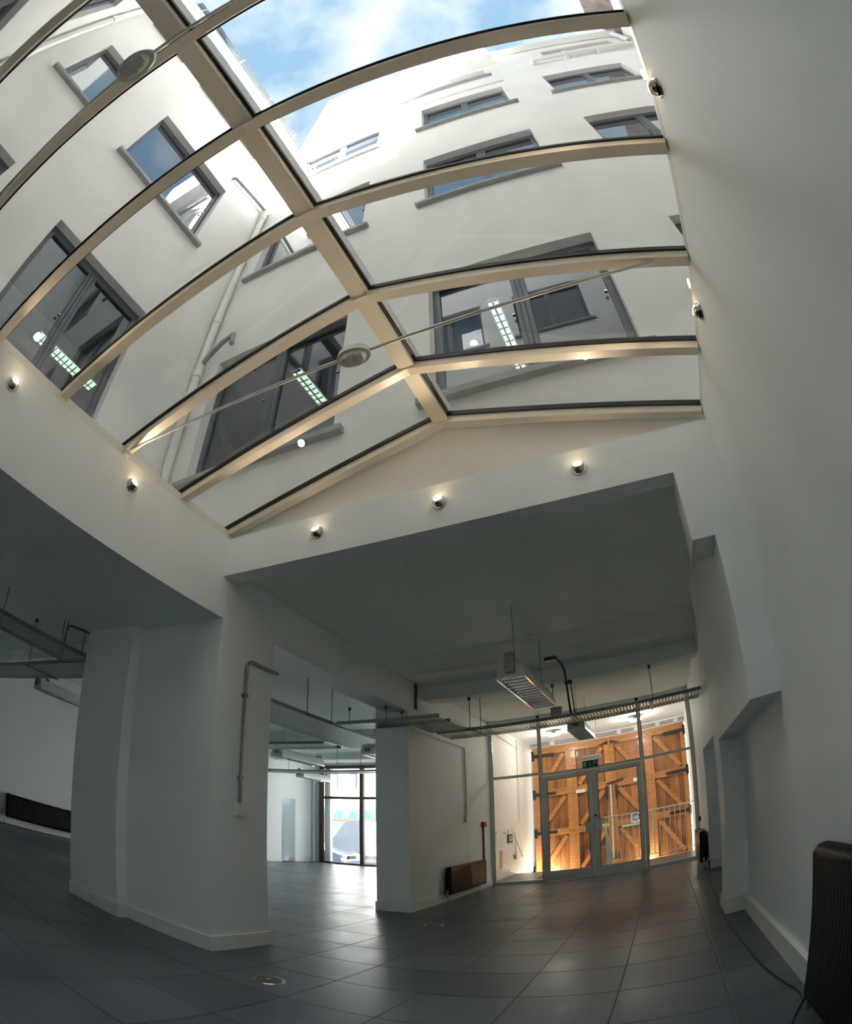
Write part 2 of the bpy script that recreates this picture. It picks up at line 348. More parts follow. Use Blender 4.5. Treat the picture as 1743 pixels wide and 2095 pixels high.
# ------------------------------------------------------------------ glazed screen and doors
def bar_box(mb, x0, x1, z0, z1, y=YG, t=0.055): return mb.box(x0, x1, y - t / 2, y + t / 2, z0, z1)
sw = bpy.data.objects.new('window_1', None); COL.objects.link(sw); sw.location = (-1.35, YG, 0); sw['_w'] = (-1.35, YG, 0)
tag(sw, 'pale grey metal glazed screen between showroom and porch', 'window', kind='structure')
for a, b_ in ((-3.47, -3.40), (-2.415, -2.355), (-0.335, -0.27), (0.70, 0.78)): bar_box(MB(), a, b_, 0, 3.70).build('post', 'frame_grey', sw)
bar_box(MB(), -3.40, 0.70, 3.64, 3.70).build('head_rail', 'frame_grey', sw)
for a, b_ in ((-3.40, -2.415), (-0.27, 0.70)): bar_box(MB(), a, b_, 0, 0.06).build('sill_rail', 'frame_grey', sw)
for a, b_, z in ((-3.40, -2.415, 2.40), (-2.355, -0.335, 2.37), (-0.27, 0.70, 2.37)): bar_box(MB(), a, b_, z, z + 0.06).build('transom', 'frame_grey', sw)
for a, b_, c, d in ((-3.40, -2.415, 0.06, 2.40), (-3.40, -2.415, 2.46, 3.64), (-2.355, -0.335, 2.43, 3.64), (-0.27, 0.70, 0.06, 2.37), (-0.27, 0.70, 2.43, 3.64)):
    MB().box(a + .001, b_ - .001, YG - 0.004, YG + 0.004, c + .001, d - .001).build('pane', 'screen_glass', sw)
    g = MB()
    for q in (a, b_ - 0.008): g.box(q, q + 0.008, YG - 0.031, YG - 0.027, c, d)
    g.build('gasket', 'gasket', sw)
def leaf(n, x0, x1, gx0, gx1, label):
    d = MB().box(x0, gx0, YG - 0.03, YG + 0.02, 0.01, 2.36).box(gx1, x1, YG - 0.03, YG + 0.02, 0.01, 2.36).box(gx0, gx1, YG - 0.03, YG + 0.02, 0.01, 0.235).box(gx0, gx1, YG - 0.03, YG + 0.02, 2.27, 2.36)
    o = struct(d.build('door_%d' % n, 'frame_grey'), label, 'door')
    MB().box(gx0 + .001, gx1 - .001, YG - 0.008, YG, 0.236, 2.269).build('pane', 'screen_glass', o)
    g = MB().box(gx0, gx0 + 0.01, YG - 0.034, YG - 0.03, 0.235, 2.27).box(gx1 - 0.01, gx1, YG - 0.034, YG - 0.03, 0.235, 2.27).box(gx0, gx1, YG - 0.034, YG - 0.03, 2.258, 2.27)
    g.build('gasket', 'gasket', o)
    return o
d1 = leaf(1, -2.35, -1.365, -2.265, -1.44, 'left leaf of the glazed double door with square push plate')
d2 = leaf(2, -1.36, -0.34, -1.24, -0.425, 'right leaf of the glazed double door with lock')
MB().box(-1.53, -1.37, YG - 0.045, YG - 0.032, 0.99, 1.23).build('push_plate', 'frame_grey', d1)
MB().box(-1.35, -1.19, YG - 0.045, YG - 0.032, 1.02, 1.29).build('push_plate', 'frame_grey', d2)
MB().disc((-1.315, YG - 0.03, 1.36), (0, -1, 0), 0.022, 0.015, 12).build('lock', 'iron_black', d2)
MB().box(-1.2, -0.95, YG + 0.02, YG + 0.07, 2.30, 2.35).build('closer', 'plastic_white', d2)

# ------------------------------------------------------------------ shop window to the street
w3 = bpy.data.objects.new('window_2', None); COL.objects.link(w3); w3.location = (-8, YS, 0); w3['_w'] = (-8, YS, 0)
tag(w3, 'tall brown framed shop window onto the street', 'window', kind='structure')
for x in (-11.08, -9.49, -7.8, -6.1, -4.5): MB().box(x, x + 0.14, YS - 0.06, YS + 0.06, 0, 3.64).build('post', 'bronze_frame', w3)
MB().box(-11.0, -4.4, YS - 0.05, YS + 0.05, 3.53, 3.64).build('head_rail', 'bronze_frame', w3)
MB().box(-11.0, -4.4, YS - 0.05, YS + 0.05, 2.42, 2.51).build('transom', 'bronze_frame', w3)
MB().box(-11.0, -4.4, YS - 0.05, YS + 0.05, 0, 0.05).build('sill_rail', 'bronze_frame', w3)
for x in (-10.94, -9.35, -7.66, -5.96):
    for z0, z1 in ((0.05, 2.42), (2.51, 3.53)): MB().box(x, x + 1.45 + (0.1 if x > -9.4 else 0), YS - 0.004, YS + 0.004, z0, z1).build('pane', 'screen_glass', w3)

# ================================================================== skylight
RX, RZ = -1.28, 4.66                       # ridge line
EL, ER = (-3.56, 4.06), (0.855, 4.10)      # eaves (x, z)
RY = [3.49, 2.80, 2.03, 1.25, 0.47, -0.31, -1.09, -1.87, -2.60]
sky = bpy.data.objects.new('window_3', None); COL.objects.link(sky); sky.location = (RX, 0.4, 4.0); sky['_w'] = (RX, 0.4, 4.0)
tag(sky, 'pitched patent glazing skylight with beige rafters over the well', 'window', kind='structure')
MB().bar((RX, RY[0] + 0.06, RZ - 0.035), (RX, RY[-1] - 0.05, RZ - 0.035), 0.125, 0.09).build('ridge_beam', 'rafter_paint', sky)
gk = MB()
for s_ in (-1, 1): gk.bar((RX + s_ * 0.075, RY[0], RZ - 0.012), (RX + s_ * 0.075, RY[-1], RZ - 0.012), 0.018, 0.03)
gk.build('ridge_gasket', 'gasket', sky)
MB().box(RX - 0.07, RX + 0.07, RY[-1] - 0.05, RY[0] + 0.05, RZ + 0.012, RZ + 0.15).build('ridge_cap', 'frame_grey', sky)
def slope(side):
    E = EL if side < 0 else ER
    A = Vector((E[0], 0, E[1])); B = Vector((RX, 0, RZ)); d = (B - A).normalized(); n = Vector((-d.z * (1 if side < 0 else -1), 0, abs(d.x)))
    n = Vector((d.z, 0, -d.x)) if (Vector((d.z, 0, -d.x)).z > 0) else Vector((-d.z, 0, d.x))
    return A, B, d, n
for side in (-1, 1):
    A, B, d, n = slope(side)
    for k, y in enumerate(RY):
        w = 0.075
        a = A + Vector((0, y, 0)) - n * 0.045; b_ = B + Vector((0, y, 0)) - n * 0.045
        r = MB().bar(a, b_, w, 0.075, n).build('rafter', 'rafter_paint', sky)
        g = MB()
        for s_ in (-1, 1):
            dy = Vector((0, s_ * (w / 2 + 0.007), 0))
            g.bar(A + Vector((0, y, 0)) + dy - n * 0.008, B + Vector((0, y, 0)) + dy - n * 0.008, 0.014, 0.022, n)
        g.build('gasket', 'gasket', r)
        MB().bar(A + Vector((0, y, 0)) + n * 0.024, B + Vector((0, y, 0)) + n * 0.024, 0.07, 0.03, n).build('cap', 'gasket', r)
    for k in range(len(RY) - 1):
        y0, y1 = RY[k + 1] + 0.02, RY[k] - 0.02
        c = [A + Vector((0, y0, 0)), A + Vector((0, y1, 0)), B + Vector((0, y1, 0)) - d * 0.05, B + Vector((0, y0, 0)) - d * 0.05]
        MB().hexa([q for q in c] + [q + n * 0.006 for q in c]).build('pane', 'roof_glass', sky)
    # eave rail
    E = A
    if side < 0: MB().box(-3.64, XC + 0.002, YN + 0.02, YB + 0.06, 3.97, 4.045).build('eave_rail', 'white_gloss', sky)
    else: MB().box(XR - 0.002, XR + 0.12, YN + 0.02, YB + 0.06, 4.05, 4.10).build('eave_rail', 'white_gloss', sky)
# conduit with oval bulkhead lamps strung across the well
def bulkhead_lamp(y, label):
    t_ = thing('bulkhead_lamp', (-1.30, y, 4.0), label, 'lamp', 'oval lamps on conduit under the skylight')
    MB().tube([(-3.47, y, 4.02), (-3.0, y, 4.01), (-1.40, y, 4.005)], 0.011, 8).tube([(-1.2, y, 4.005), (-0.2, y, 4.03), (0.85, y, 4.10)], 0.011, 8).build('conduit', 'lamp_white', t_, smooth=True)
    ov = [(math.cos(2 * PI * i / 28), math.sin(2 * PI * i / 28)) for i in range(28)]
    MB().prism(ov, lambda u, v, dd: (-1.30 + 0.115 * u * (1 if dd < 0.5 else 0.92), y + 0.075 * v * (1 if dd < 0.5 else 0.9), 3.985 + 0.05 * dd), 0, 1).build('body', 'lamp_white', t_, smooth=True)
    b_ = MB().prism(ov, lambda u, v, dd: (-1.30 + 0.085 * u * (0.75 if dd < 0.5 else 1), y + 0.052 * v * (0.75 if dd < 0.5 else 1), 3.955 + 0.03 * dd), 0, 1).build('lens', 'plastic_white', t_, smooth=True)
    rb = MB()
    for i in range(-4, 5):
        x = -1.30 + i * 0.017; h = 0.05 * math.sqrt(max(0.05, 1 - (i * 0.017 / 0.085) ** 2)); rb.box(x - 0.003, x + 0.003, y - h, y + h, 3.95, 3.965)
    rb.build('rib', 'lamp_white', t_)
    MB().box(-3.47, -3.43, y - 0.025, y + 0.025, 3.97, 4.05).build('bracket', 'frame_grey', t_)
bulkhead_lamp(2.03, 'oval ribbed lamp on white conduit nearest the gable')
bulkhead_lamp(-0.31, 'oval ribbed lamp on white conduit at the top left of the skylight')
# gooseneck spotlights set into the fascias, turned up to the glass
def eyeball(c, nrm, label, up=0.55):
    c = Vector(c); nrm = Vector(nrm)
    t_ = thing('eyeball_spotlight', c, label, 'spotlight', 'recessed eyeball spotlights round the skylight well')
    MB().disc(c, nrm, 0.062, 0.012, 24, 0.056).build('ring', 'chrome', t_, smooth=True)
    a = (nrm + Vector((0, 0, up))).normalized()
    MB().tube([c + a * 0.0, c + a * 0.02, c + a * 0.036, c + a * 0.042], [0.048, 0.047, 0.040, 0.034], 20).build('eyeball', 'chrome', t_, smooth=True)
    MB().disc(c + a * 0.0425, a, 0.032, 0.003, 18).build('lamp_face', 'spot_glow', t_)
    ld = bpy.data.lights.new('spot_beam', 'SPOT'); ld.energy = 6.5; ld.color = (1, 0.78, 0.54); ld.spot_size = math.radians(95); ld.spot_blend = 0.7; ld.shadow_soft_size = 0.03
    lo = bpy.data.objects.new('spot_beam', ld); COL.objects.link(lo); lo.parent = t_
    lo.location = a * 0.06; lo.rotation_euler = (-a).to_track_quat('Z', 'Y').inverted().to_euler() if False else (a * -1).to_track_quat('Z', 'Y').to_euler()
for x, nm in ((-2.435, 'left of the three spotlights in the bulkhead under the gable'), (-1.326, 'middle of the three spotlights in the bulkhead under the gable'), (-0.225, 'right of the three spotlights in the bulkhead under the gable')):
    eyeball((x, YB, 3.795), (0, -1, 0), nm)
for y, nm in ((2.19, 'spotlight in the left fascia nearer the pillar'), (0.777, 'spotlight in the left fascia at the picture edge'), ):
    eyeball((XC, y, 3.78), (1, 0, 0), nm)
for y, nm in ((2.38, 'lower spotlight on the plain right wall'), (0.857, 'upper spotlight on the plain right wall')):
    eyeball((XR, y, 3.95), (-1, 0, 0), nm)

# ================================================================== courtyard buildings
def facade(mb, fn, u0, u1, v0, v1, holes, depth):
    us = sorted({u0, u1, *[h[0] for h in holes], *[h[1] for h in holes]}); vs = sorted({v0, v1, *[h[2] for h in holes], *[h[3] for h in holes]})
    us = [u for u in us if u0 <= u <= u1]; vs = [v for v in vs if v0 <= v <= v1]
    for a, b_ in zip(us, us[1:]):
        for c, d in zip(vs, vs[1:]):
            mu, mv = (a + b_) / 2, (c + d) / 2
            if any(h[0] < mu < h[1] and h[2] < mv < h[3] for h in holes): continue
            mb.quad(fn(a, c, 0), fn(b_, c, 0), fn(b_, d, 0), fn(a, d, 0))
    for a, b_, c, d in holes:
        for p, q in (((a, c), (a, d)), ((a, d), (b_, d)), ((b_, d), (b_, c)), ((b_, c), (a, c))):
            mb.quad(fn(p[0], p[1], 0), fn(q[0], q[1], 0), fn(q[0], q[1], depth), fn(p[0], p[1], depth))
    return mb
def fbox(mb, fn, a, b_, c, d, d0, d1):
    return mb.hexa([fn(a, c, d0), fn(b_, c, d0), fn(b_, c, d1), fn(a, c, d1), fn(a, d, d0), fn(b_, d, d0), fn(b_, d, d1), fn(a, d, d1)])
def casement(parent, fn, a, b_, c, d, glassmat='mirror_glass', mull=True, sill=True, dep=0.14):
    f = MB(); w = 0.085
    fbox(f, fn, a, a + w, c, d, dep, dep + 0.07); fbox(f, fn, b_ - w, b_, c, d, dep, dep + 0.07)
    fbox(f, fn, a + w, b_ - w, c, c + w, dep, dep + 0.07); fbox(f, fn, a + w, b_ - w, d - w * 1.6, d, dep, dep + 0.07)
    mid = (a + b_) / 2; spans = [(a + w, b_ - w)]
    if mull:
        for o_ in (-0.085, -0.028, 0.028): fbox(f, fn, mid + o_, mid + o_ + 0.05, c + w, d - w * 1.6, dep - 0.015 + abs(o_) * 0.2, dep + 0.07)
        spans = [(a + w, mid - 0.085), (mid + 0.078, b_ - w)]
    o = f.build('window', 'window_frame', parent)
    for p, q in spans: fbox(MB(), fn, p, q, c + w, d - w * 1.6, dep + 0.03, dep + 0.04).build('pane', glassmat, o)
    for p, q in spans: fbox(MB(), fn, q - 0.05, q - 0.02, (c + d) / 2 - 0.01, (c + d) / 2 + 0.01, dep - 0.03, dep).build('catch', 'chrome', o)
    if sill: fbox(MB(), fn, a - 0.13, b_ + 0.13, c - 0.075, c - 0.001, -0.09, dep).build('sill', 'sill_stone', o)
    return o
def office(parent, fn, u0, u1, v0, v1, d0, d1):
    r = MB()
    r.quad(fn(u0, v0, d1), fn(u1, v0, d1), fn(u1, v1, d1), fn(u0, v1, d1))
    r.quad(fn(u0, v0, d0), fn(u0, v0, d1), fn(u0, v1, d1), fn(u0, v1, d0)); r.quad(fn(u1, v0, d0), fn(u1, v0, d1), fn(u1, v1, d1), fn(u1, v1, d0))
    r.quad(fn(u0, v0, d0), fn(u1, v0, d0), fn(u1, v0, d1), fn(u0, v0, d1))
    r.build('office_shell', 'office_dark', parent)
    MB().quad(fn(u0, v1, d0), fn(u1, v1, d0), fn(u1, v1, d1), fn(u0, v1, d1)).build('office_ceiling', 'office_wall', parent)
def louvre_light(x0, x1, y0, y1, z, label, n=12):
    t_ = thing('office_ceiling_light', ((x0 + x1) / 2, (y0 + y1) / 2, z), label, 'ceiling light', 'lit louvred lights in the offices')
    MB().box(x0 - 0.02, x1 + 0.02, y0 - 0.02, y1 + 0.02, z + 0.01, z + 0.06).build('housing', 'plastic_white', t_)
    MB().box(x0, x1, y0, y1, z, z + 0.009).build('tube_panel', 'tube_glow', t_)
    g = MB(); m_ = (x0 + x1) / 2; g.box(m_ - 0.012, m_ + 0.012, y0, y1, z - 0.03, z - 0.001)
    for i in range(n + 1):
        y = y0 + (y1 - y0) * i / n; g.box(x0, x1, y - 0.011, y + 0.011, z - 0.03, z - 0.001)
    g.build('louvre_grid', 'louvre', t_)

YF = 3.65
fC = lambda u, v, d: (u, YF + d, v)
rows = [(5.06, 7.13), (9.29, 11.28), (13.35, 15.10)]
cols = [(-4.60, -2.49), (-1.43, 0.615), (1.63, 3.70)]
bC = thing('courtyard_building', (0, YF, 4.0), 'cream rendered building facing down the courtyard with three window columns', 'building')
holes = [(a, b_, c, d) for a, b_ in cols for c, d in rows] + [(-3.32, -2.80, 18.25, 18.75), (-1.85, 0.45, 16.75, 17.75), (2.25, 4.45, 17.35, 18.35)]
facade(MB(), fC, -5.0, 5.0, 3.9, 19.3, holes, 0.16).build('wall', 'render_coat', bC)
MB().box(-5.0, -2.45, YF + 0.002, YF + 3, 19.3, 22.3).build('upper_storey', 'render_coat', bC)
MB().box(-2.45, 1.2, YF + 0.002, YF + 0.35, 19.3, 20.5).build('parapet', 'render_coat', bC)
MB().box(-1.95, 0.86, YF - 0.33, YF - 0.001, 18.0, 20.3).build('box_bay', 'render_coat', bC)
MB().box(-2.1, 0.75, YF - 0.05, YF, 15.62, 15.72).build('string_course', 'render_coat', bC)
gt = MB(); gt.bar((1.1, YF - 0.12, 19.15), (4.9, YF - 0.12, 18.9), 0.2, 0.16); gt.build('gutter', 'white_gloss', bC)
MB().tube([(4.75, YF - 0.12, 18.9), (4.8, YF - 0.14, 18.2), (4.75, YF - 0.16, 17.2), (4.6, YF - 0.16, 16.72), (1.8, YF - 0.16, 16.66), (1.74, YF - 0.05, 16.66)], 0.085, 12).build('waste_pipe', 'white_gloss', bC, smooth=True)
MB().tube([(2.7, YF - 0.10, 16.88), (4.7, YF - 0.10, 16.92)], 0.05, 10).box(2.65, 2.75, YF - 0.2, YF, 16.58, 16.95).box(3.55, 3.63, YF - 0.2, YF, 16.58, 16.95).build('waste_pipe', 'white_gloss', bC, smooth=True)
MB().tube([(0.3, 5.0, 20.5), (0.3, 5.0, 21.3)], 0.55, 20).tube([(0.3, 5.0, 21.3), (0.3, 5.0, 21.45)], [0.55, 0.3], 20).build('roof_tank', 'iron_black', bC, smooth=True)
MB().box(2.0, 5.0, YF + 0.5, YF + 2.5, 19.3, 21.3).build('stair_head', 'brick_brown', bC)
for i, (a, b_) in enumerate(cols):
    for j, (c, d) in enumerate(rows):
        casement(bC, fC, a, b_, c, d, 'office_glass' if j == 0 and i < 2 else 'mirror_glass')
casement(bC, fC, -3.32, -2.80, 18.25, 18.75, mull=False); casement(bC, fC, -1.85, 0.45, 16.75, 17.75); casement(bC, fC, 2.25, 4.45, 17.35, 18.35)
office(bC, fC, -4.9, -2.2, 4.3, 7.42, 0.22, 4.0); office(bC, fC, -2.0, 1.3, 4.3, 7.42, 0.22, 4.5)
louvre_light(-0.93, -0.80, 4.45, 5.95, 7.38, 'lit twin tube louvred light behind the low window right of the ridge')
louvre_light(-3.93, -3.77, 4.50, 5.35, 7.38, 'lit louvred light behind the low window left of the ridge', 8)

XA = -5.0
fA = lambda u, v, d: (XA - d, u, v)
bA = thing('courtyard_building', (XA, 0.5, 4.0), 'cream rendered building on the left of the courtyard with railed roof', 'building')
wA = [(0.25, 2.45, 9.30, 11.30), (0.33, 2.34, 5.10, 7.20), (-1.95, -0.80, 9.38, 11.28), (-2.2, -0.87, 5.1, 7.25), (0.25, 2.45, 13.40, 15.20), (-1.95, -0.80, 13.4, 15.2)]
facade(MB(), fA, YN, YF, 3.9, 16.1, wA, 0.16).build('wall', 'render_coat', bA)
MB().box(XA - 3, XA + 0.04, YN + 0.04, YF - 0.04, 16.1, 16.22).build('coping', 'render_coat', bA)
for i, h in enumerate(wA): casement(bA, fA, *h, 'office_glass' if i == 1 else 'mirror_glass', mull=(h[1] - h[0] > 1.5))
office(bA, fA, -0.2, 3.4, 4.3, 7.42, 0.22, 4.0)
louvre_light(-7.25, -7.01, 1.55, 3.0, 7.38, 'lit louvred light behind the low window of the left building', 14)
rl = MB()
for z in (16.42, 16.56, 16.72): rl.tube([(XA + 0.03, -2.3, z), (XA + 0.03, 3.5, z)], 0.02, 6)
rl.build('roof_rail', 'steel_dark', bA)
for y in (-2.0, 0.2, 1.75, 3.2): MB().tube([(XA + 0.03, y, 16.2), (XA + 0.03, y, 16.76)], 0.018, 6).build('rail_post', 'frame_grey', bA)

# rainwater stack in the corner
dp = thing('rainwater_pipe', (-4.90, YF - 0.09, 4.0), 'white rainwater pipe with branch arm in the courtyard corner by the ridge', 'pipe')
MB().tube([(-4.90, YF - 0.10, 3.9), (-4.90, YF - 0.10, 13.2)], 0.062, 14).build('stack', 'white_gloss', dp, smooth=True)
for z in (6.9, 8.1, 9.9, 11.6, 12.7): MB().tube([(-4.90, YF - 0.10, z), (-4.90, YF - 0.10, z + 0.12)], 0.076, 14).build('socket', 'white_gloss', dp, smooth=True)
MB().tube([(-4.90, YF - 0.10, 7.15), (-4.55, YF - 0.12, 7.45), (-4.35, YF - 0.12, 7.52), (-4.33, YF - 0.12, 7.3)], 0.04, 10).build('branch', 'sill_stone', dp, smooth=True)
MB().tube([(-4.90, YF - 0.12, 12.0), (XA + 0.08, 3.2, 12.0), (XA + 0.08, 2.45, 11.85), (XA + 0.02, 2.4, 11.85)], 0.035, 10).build('branch', 'sill_stone', dp, smooth=True)
np_ = thing('rainwater_pipe', (-4.88, YN + 0.14, 4.0), 'white rainwater pipe in the far top left courtyard corner', 'pipe')
MB().tube([(-4.88, YN + 0.12, 3.9), (-4.88, YN + 0.12, 15.5)], 0.075, 14).build('stack', 'white_gloss', np_, smooth=True)
for z in (8.2, 11.6): MB().tube([(-4.88, YN + 0.12, z), (-4.88, YN + 0.12, z + 0.2)], 0.092, 14).build('socket', 'white_gloss', np_, smooth=True)

fN = lambda u, v, d: (u, YN - d, v)
bN = thing('courtyard_building', (0, YN - 0.02, 4.0), 'rendered building closing the courtyard at the picture top left', 'building')
wN = [(a, b_, c, d) for a, b_ in ((-4.45, -2.4), (-1.4, 0.65), (1.65, 3.7)) for c, d in ((5.1, 7.2), (9.0, 11.2), (13.3, 15.2))] + []
facade(MB(), fN, -5.0, 5.0, 3.9, 18.3, wN, 0.16).build('wall', 'render_coat', bN)
MB().box(-5.0, 5.0, YN - 3, YN + 0.03, 18.3, 18.42).build('coping', 'render_coat', bN)
for h in wN: casement(bN, fN, *h)
bR = thing('courtyard_building', (5.05, 0.5, 4.0), 'building with dark brown upper wall beyond the top right of the skylight', 'building')
MB().box(5.0, 9.0, YN, YF, 3.9, 18.4).build('wall', 'render_coat', bR)
MB().box(5.0, 9.0, YN, YF, 18.4, 22.3).build('upper_wall', 'brick_brown', bR)
# unseen flat roofs either side of the skylight, added to reflect light
struct(MB().box(XR + 0.13, 5.1, YN, YF, 3.9, 4.04).box(-5.1, -3.65, YN, YF, 3.985, 4.03).build('trim_bounce_roof', 'roof_felt'), 'unseen flat felt roof beside the skylight, added to reflect light', 'roof')

# ================================================================== cable trays
def tray_x(mb_side, mb_base, x0, x1, y0, y1, z, h=0.055, pitch=0.05):
    mb_side.box(x0, x1, y0 - 0.004, y0, z, z + h).box(x0, x1, y1, y1 + 0.004, z, z + h)
    n = int((x1 - x0) / pitch)
    for i in range(n): mb_base.box(x0 + i * pitch + 0.008, x0 + i * pitch + pitch - 0.012, y0, y1, z, z + 0.003)
    for k in range(5): mb_base.box(x0, x1, y0 + (y1 - y0) * k / 4 - 0.012, y0 + (y1 - y0) * k / 4 + 0.012, z + 0.0031, z + 0.005)
def tray_y(mb_side, mb_base, x0, x1, y0, y1, z, h=0.055, pitch=0.05):
    mb_side.box(x0 - 0.004, x0, y0, y1, z, z + h).box(x1, x1 + 0.004, y0, y1, z, z + h)
    n = int((y1 - y0) / pitch)
    for i in range(n): mb_base.box(x0, x1, y0 + i * pitch + 0.008, y0 + i * pitch + pitch - 0.012, z, z + 0.003)
    for k in range(5): mb_base.box(x0 + (x1 - x0) * k / 4 - 0.012, x0 + (x1 - x0) * k / 4 + 0.012, y0, y1, z + 0.0031, z + 0.005)
def tray(label, runs, hangers, top=3.48):
    x0, y0 = runs[0][1], runs[0][3]
    t_ = thing('cable_tray', (x0, y0, runs[0][5]), label, 'cable tray', 'galvanised cable trays')
    s_, b_ = MB(), MB()
    for ax, xa, xb, ya, yb, z in runs: (tray_x if ax == 'x' else tray_y)(s_, b_, xa, xb, ya, yb, z)
    s_.build('side_rail', 'galvanised', t_); b_.build('perforated_base', 'galvanised', t_)
    for x, y, z, tp in hangers: MB().tube([(x, y, z), (x, y, tp)], 0.006, 6).box(x - 0.02, x + 0.02, y - 0.02, y + 0.02, tp - 0.05, tp).build('hanger_rod', 'steel_dark', t_)
    return t_
T1 = tray('long cable tray hung across the front of the glazed screen', [('x', -3.30, 0.77, 8.25, 8.87, 2.93)], [(-2.76, 8.26, 2.93, 3.48), (-2.73, 8.72, 2.93, 3.70), (0.03, 8.26, 2.93, 3.48), (-1.45, 8.26, 2.93, 3.48)])
for x in (-2.7, 0.0): MB().bar((x, 8.25, 2.92), (x, 8.87, 2.92), 0.03, 0.015).build('support_bar', 'galvanised', T1)
T2 = tray('short wide cable tray turning the corner beside the second column', [('x', -4.40, -2.80, 7.10, 7.50, 2.95), ('y', -3.36, -2.80, 7.50, 8.24, 2.945)], [(-3.60, 7.12, 2.95, 3.20), (-3.53, 7.48, 2.95, 3.20)])
MB().bar((-3.60, 7.08, 3.18), (-3.53, 7.52, 3.18), 0.035, 0.03).build('strut', 'galvanised', T2)
T3 = tray('cable tray running deep into the left bay behind the beam', [('y', -5.40, -4.47, 4.5, 9.25, 2.95)], [(-4.50, 5.2, 2.95, 3.70), (-4.45, 6.40, 2.95, 3.70), (-4.45, 7.03, 2.95, 3.70), (-5.3, 9.0, 2.95, 3.70)])
T4 = tray('cable tray crossing the middle of the left bay', [('x', -10.8, -5.45, 8.38, 8.95, 2.90)], [(-6.83, 8.5, 2.9, 3.70), (-9.0, 8.5, 2.9, 3.70)])
T5 = tray('cable tray crossing in front of the shop window', [('x', -10.9, -4.3, 12.85, 13.35, 2.93)], [(-8.02, 13.0, 2.93, 3.70), (-9.6, 13.0, 2.93, 3.70), (-7.3, 13.0, 2.93, 3.70)])
T6 = tray('broad cable tray at the upper left picture edge', [('y', -6.63, -5.93, 0.3, 3.72, 2.95)], [(-5.9, 3.55, 3.0, 3.70), (-6.6, 2.6, 2.95, 3.70)])
MB().tube([(-6.69, 3.70, 3.0), (-6.69, 3.70, 3.70)], 0.008, 6).build('hanger_rod', 'steel_dark', T6)
MB().tube([(-6.66, 3.70, 3.40), (-6.62, 3.70, 3.46), (-6.56, 3.70, 3.45), (-5.58, 3.70, 3.20)], 0.016, 8).build('conduit', 'steel_dark', T6, smooth=True)
T7 = tray('cable tray reaching left from the stepped pillar', [('x', -10.6, -5.95, 3.74, 4.32, 2.94)], [(-7.9, 3.76, 2.94, 3.70), (-6.9, 3.76, 2.94, 3.70)])
for o_, x in ((T7, -7.9),): MB().bar((x, 3.7, 2.93), (x, 4.36, 2.93), 0.03, 0.015).build('support_bar', 'steel_dark', o_)

# ================================================================== pendant louvre lights
def pendant(cx, y0, y1, z, label, ceil=ZC, n=13, lit=False):
    t_ = thing('pendant_light', (cx, (y0 + y1) / 2, z), label, 'pendant light', 'suspended louvred lights')
    W = 0.14
    prof = [(-W, 0), (-W, 0.05), (-W * 0.93, 0.10), (-W * 0.75, 0.15), (-W * 0.45, 0.185), (0, 0.195), (W * 0.45, 0.185), (W * 0.75, 0.15), (W * 0.93, 0.10), (W, 0.05), (W, 0)]
    sh = MB()
    for (u, v), (p, q) in zip(prof, prof[1:]):
        k = 0.94
        sh.hexa([(cx + u * k, y0, z + v * k), (cx + p * k, y0, z + q * k), (cx + p, y0, z + q), (cx + u, y0, z + v), (cx + u * k, y1, z + v * k), (cx + p * k, y1, z + q * k), (cx + p, y1, z + q), (cx + u, y1, z + v)])
    sh.build('reflector_shell', 'frame_grey', t_, smooth=True)
    for y in (y0 - 0.006, y1): MB().prism(prof, lambda u, v, d: (cx + u, d, z + v), y, y + 0.006).build('end_cap', 'lamp_white', t_)
    for y in (y0 - 0.05, y1 + 0.007): MB().box(cx - 0.05, cx + 0.05, y, y + 0.043, z + 0.05, z + 0.25).build('end_box', 'galvanised', t_)
    for s_ in (-1, 1): MB().box(cx + s_ * W - 0.008, cx + s_ * W + 0.008, y0, y1, z - 0.012, z + 0.004).build('edge_rail', 'louvre', t_)
    for i in range(n):
        y = y0 + (y1 - y0) * (i + 0.5) / n
        pf = [(0.002, 0), (0.005, 0.018), (0.013, 0.036), (0.028, 0.056)]
        MB().prism([(-u, v) for u, v in pf[::-1]] + pf, lambda u, v, d: (d, y + u, z + v), cx - W + 0.012, cx + W - 0.012).build('louvre_blade', 'louvre', t_, smooth=True)
    MB().tube([(cx - 0.05, y0 + 0.02, z + 0.1), (cx - 0.05, y1 - 0.02, z + 0.1)], 0.012, 8).tube([(cx + 0.05, y0 + 0.02, z + 0.1), (cx + 0.05, y1 - 0.02, z + 0.1)], 0.012, 8).build('tube', 'plastic_white', t_)
    for y in (y0 + 0.2, y1 - 0.07): MB().tube([(cx, y, z + 0.19), (cx, y, ceil)], 0.003, 5).build('wire', 'steel_dark', t_)
    for y in (y0 + 0.2, y1 - 0.07): MB().box(cx - 0.015, cx + 0.015, y - 0.03, y + 0.03, z + 0.18, z + 0.23).build('clip', 'steel_dark', t_)
pendant(-1.32, 5.26, 6.87, 2.85, 'pendant light with silver louvre blades hanging nearest, before the long cable tray')
pendant(-1.24, 8.95, 10.4, 2.85, 'pendant light hanging close to the glazed screen beyond the tray')
pendant(-7.30, 9.45, 11.05, 2.85, 'pendant light in the left bay above the tray by the pillar edge')
pendant(-9.55, 13.47, 14.85, 2.85, 'pendant light in the left bay against the shop window')
pendant(-5.10, 9.35, 10.9, 2.85, 'pendant light in the left bay half hidden by the second column')
pendant(-9.0, 4.55, 6.0, 2.85, 'pendant light at the far left behind the stepped pillar')

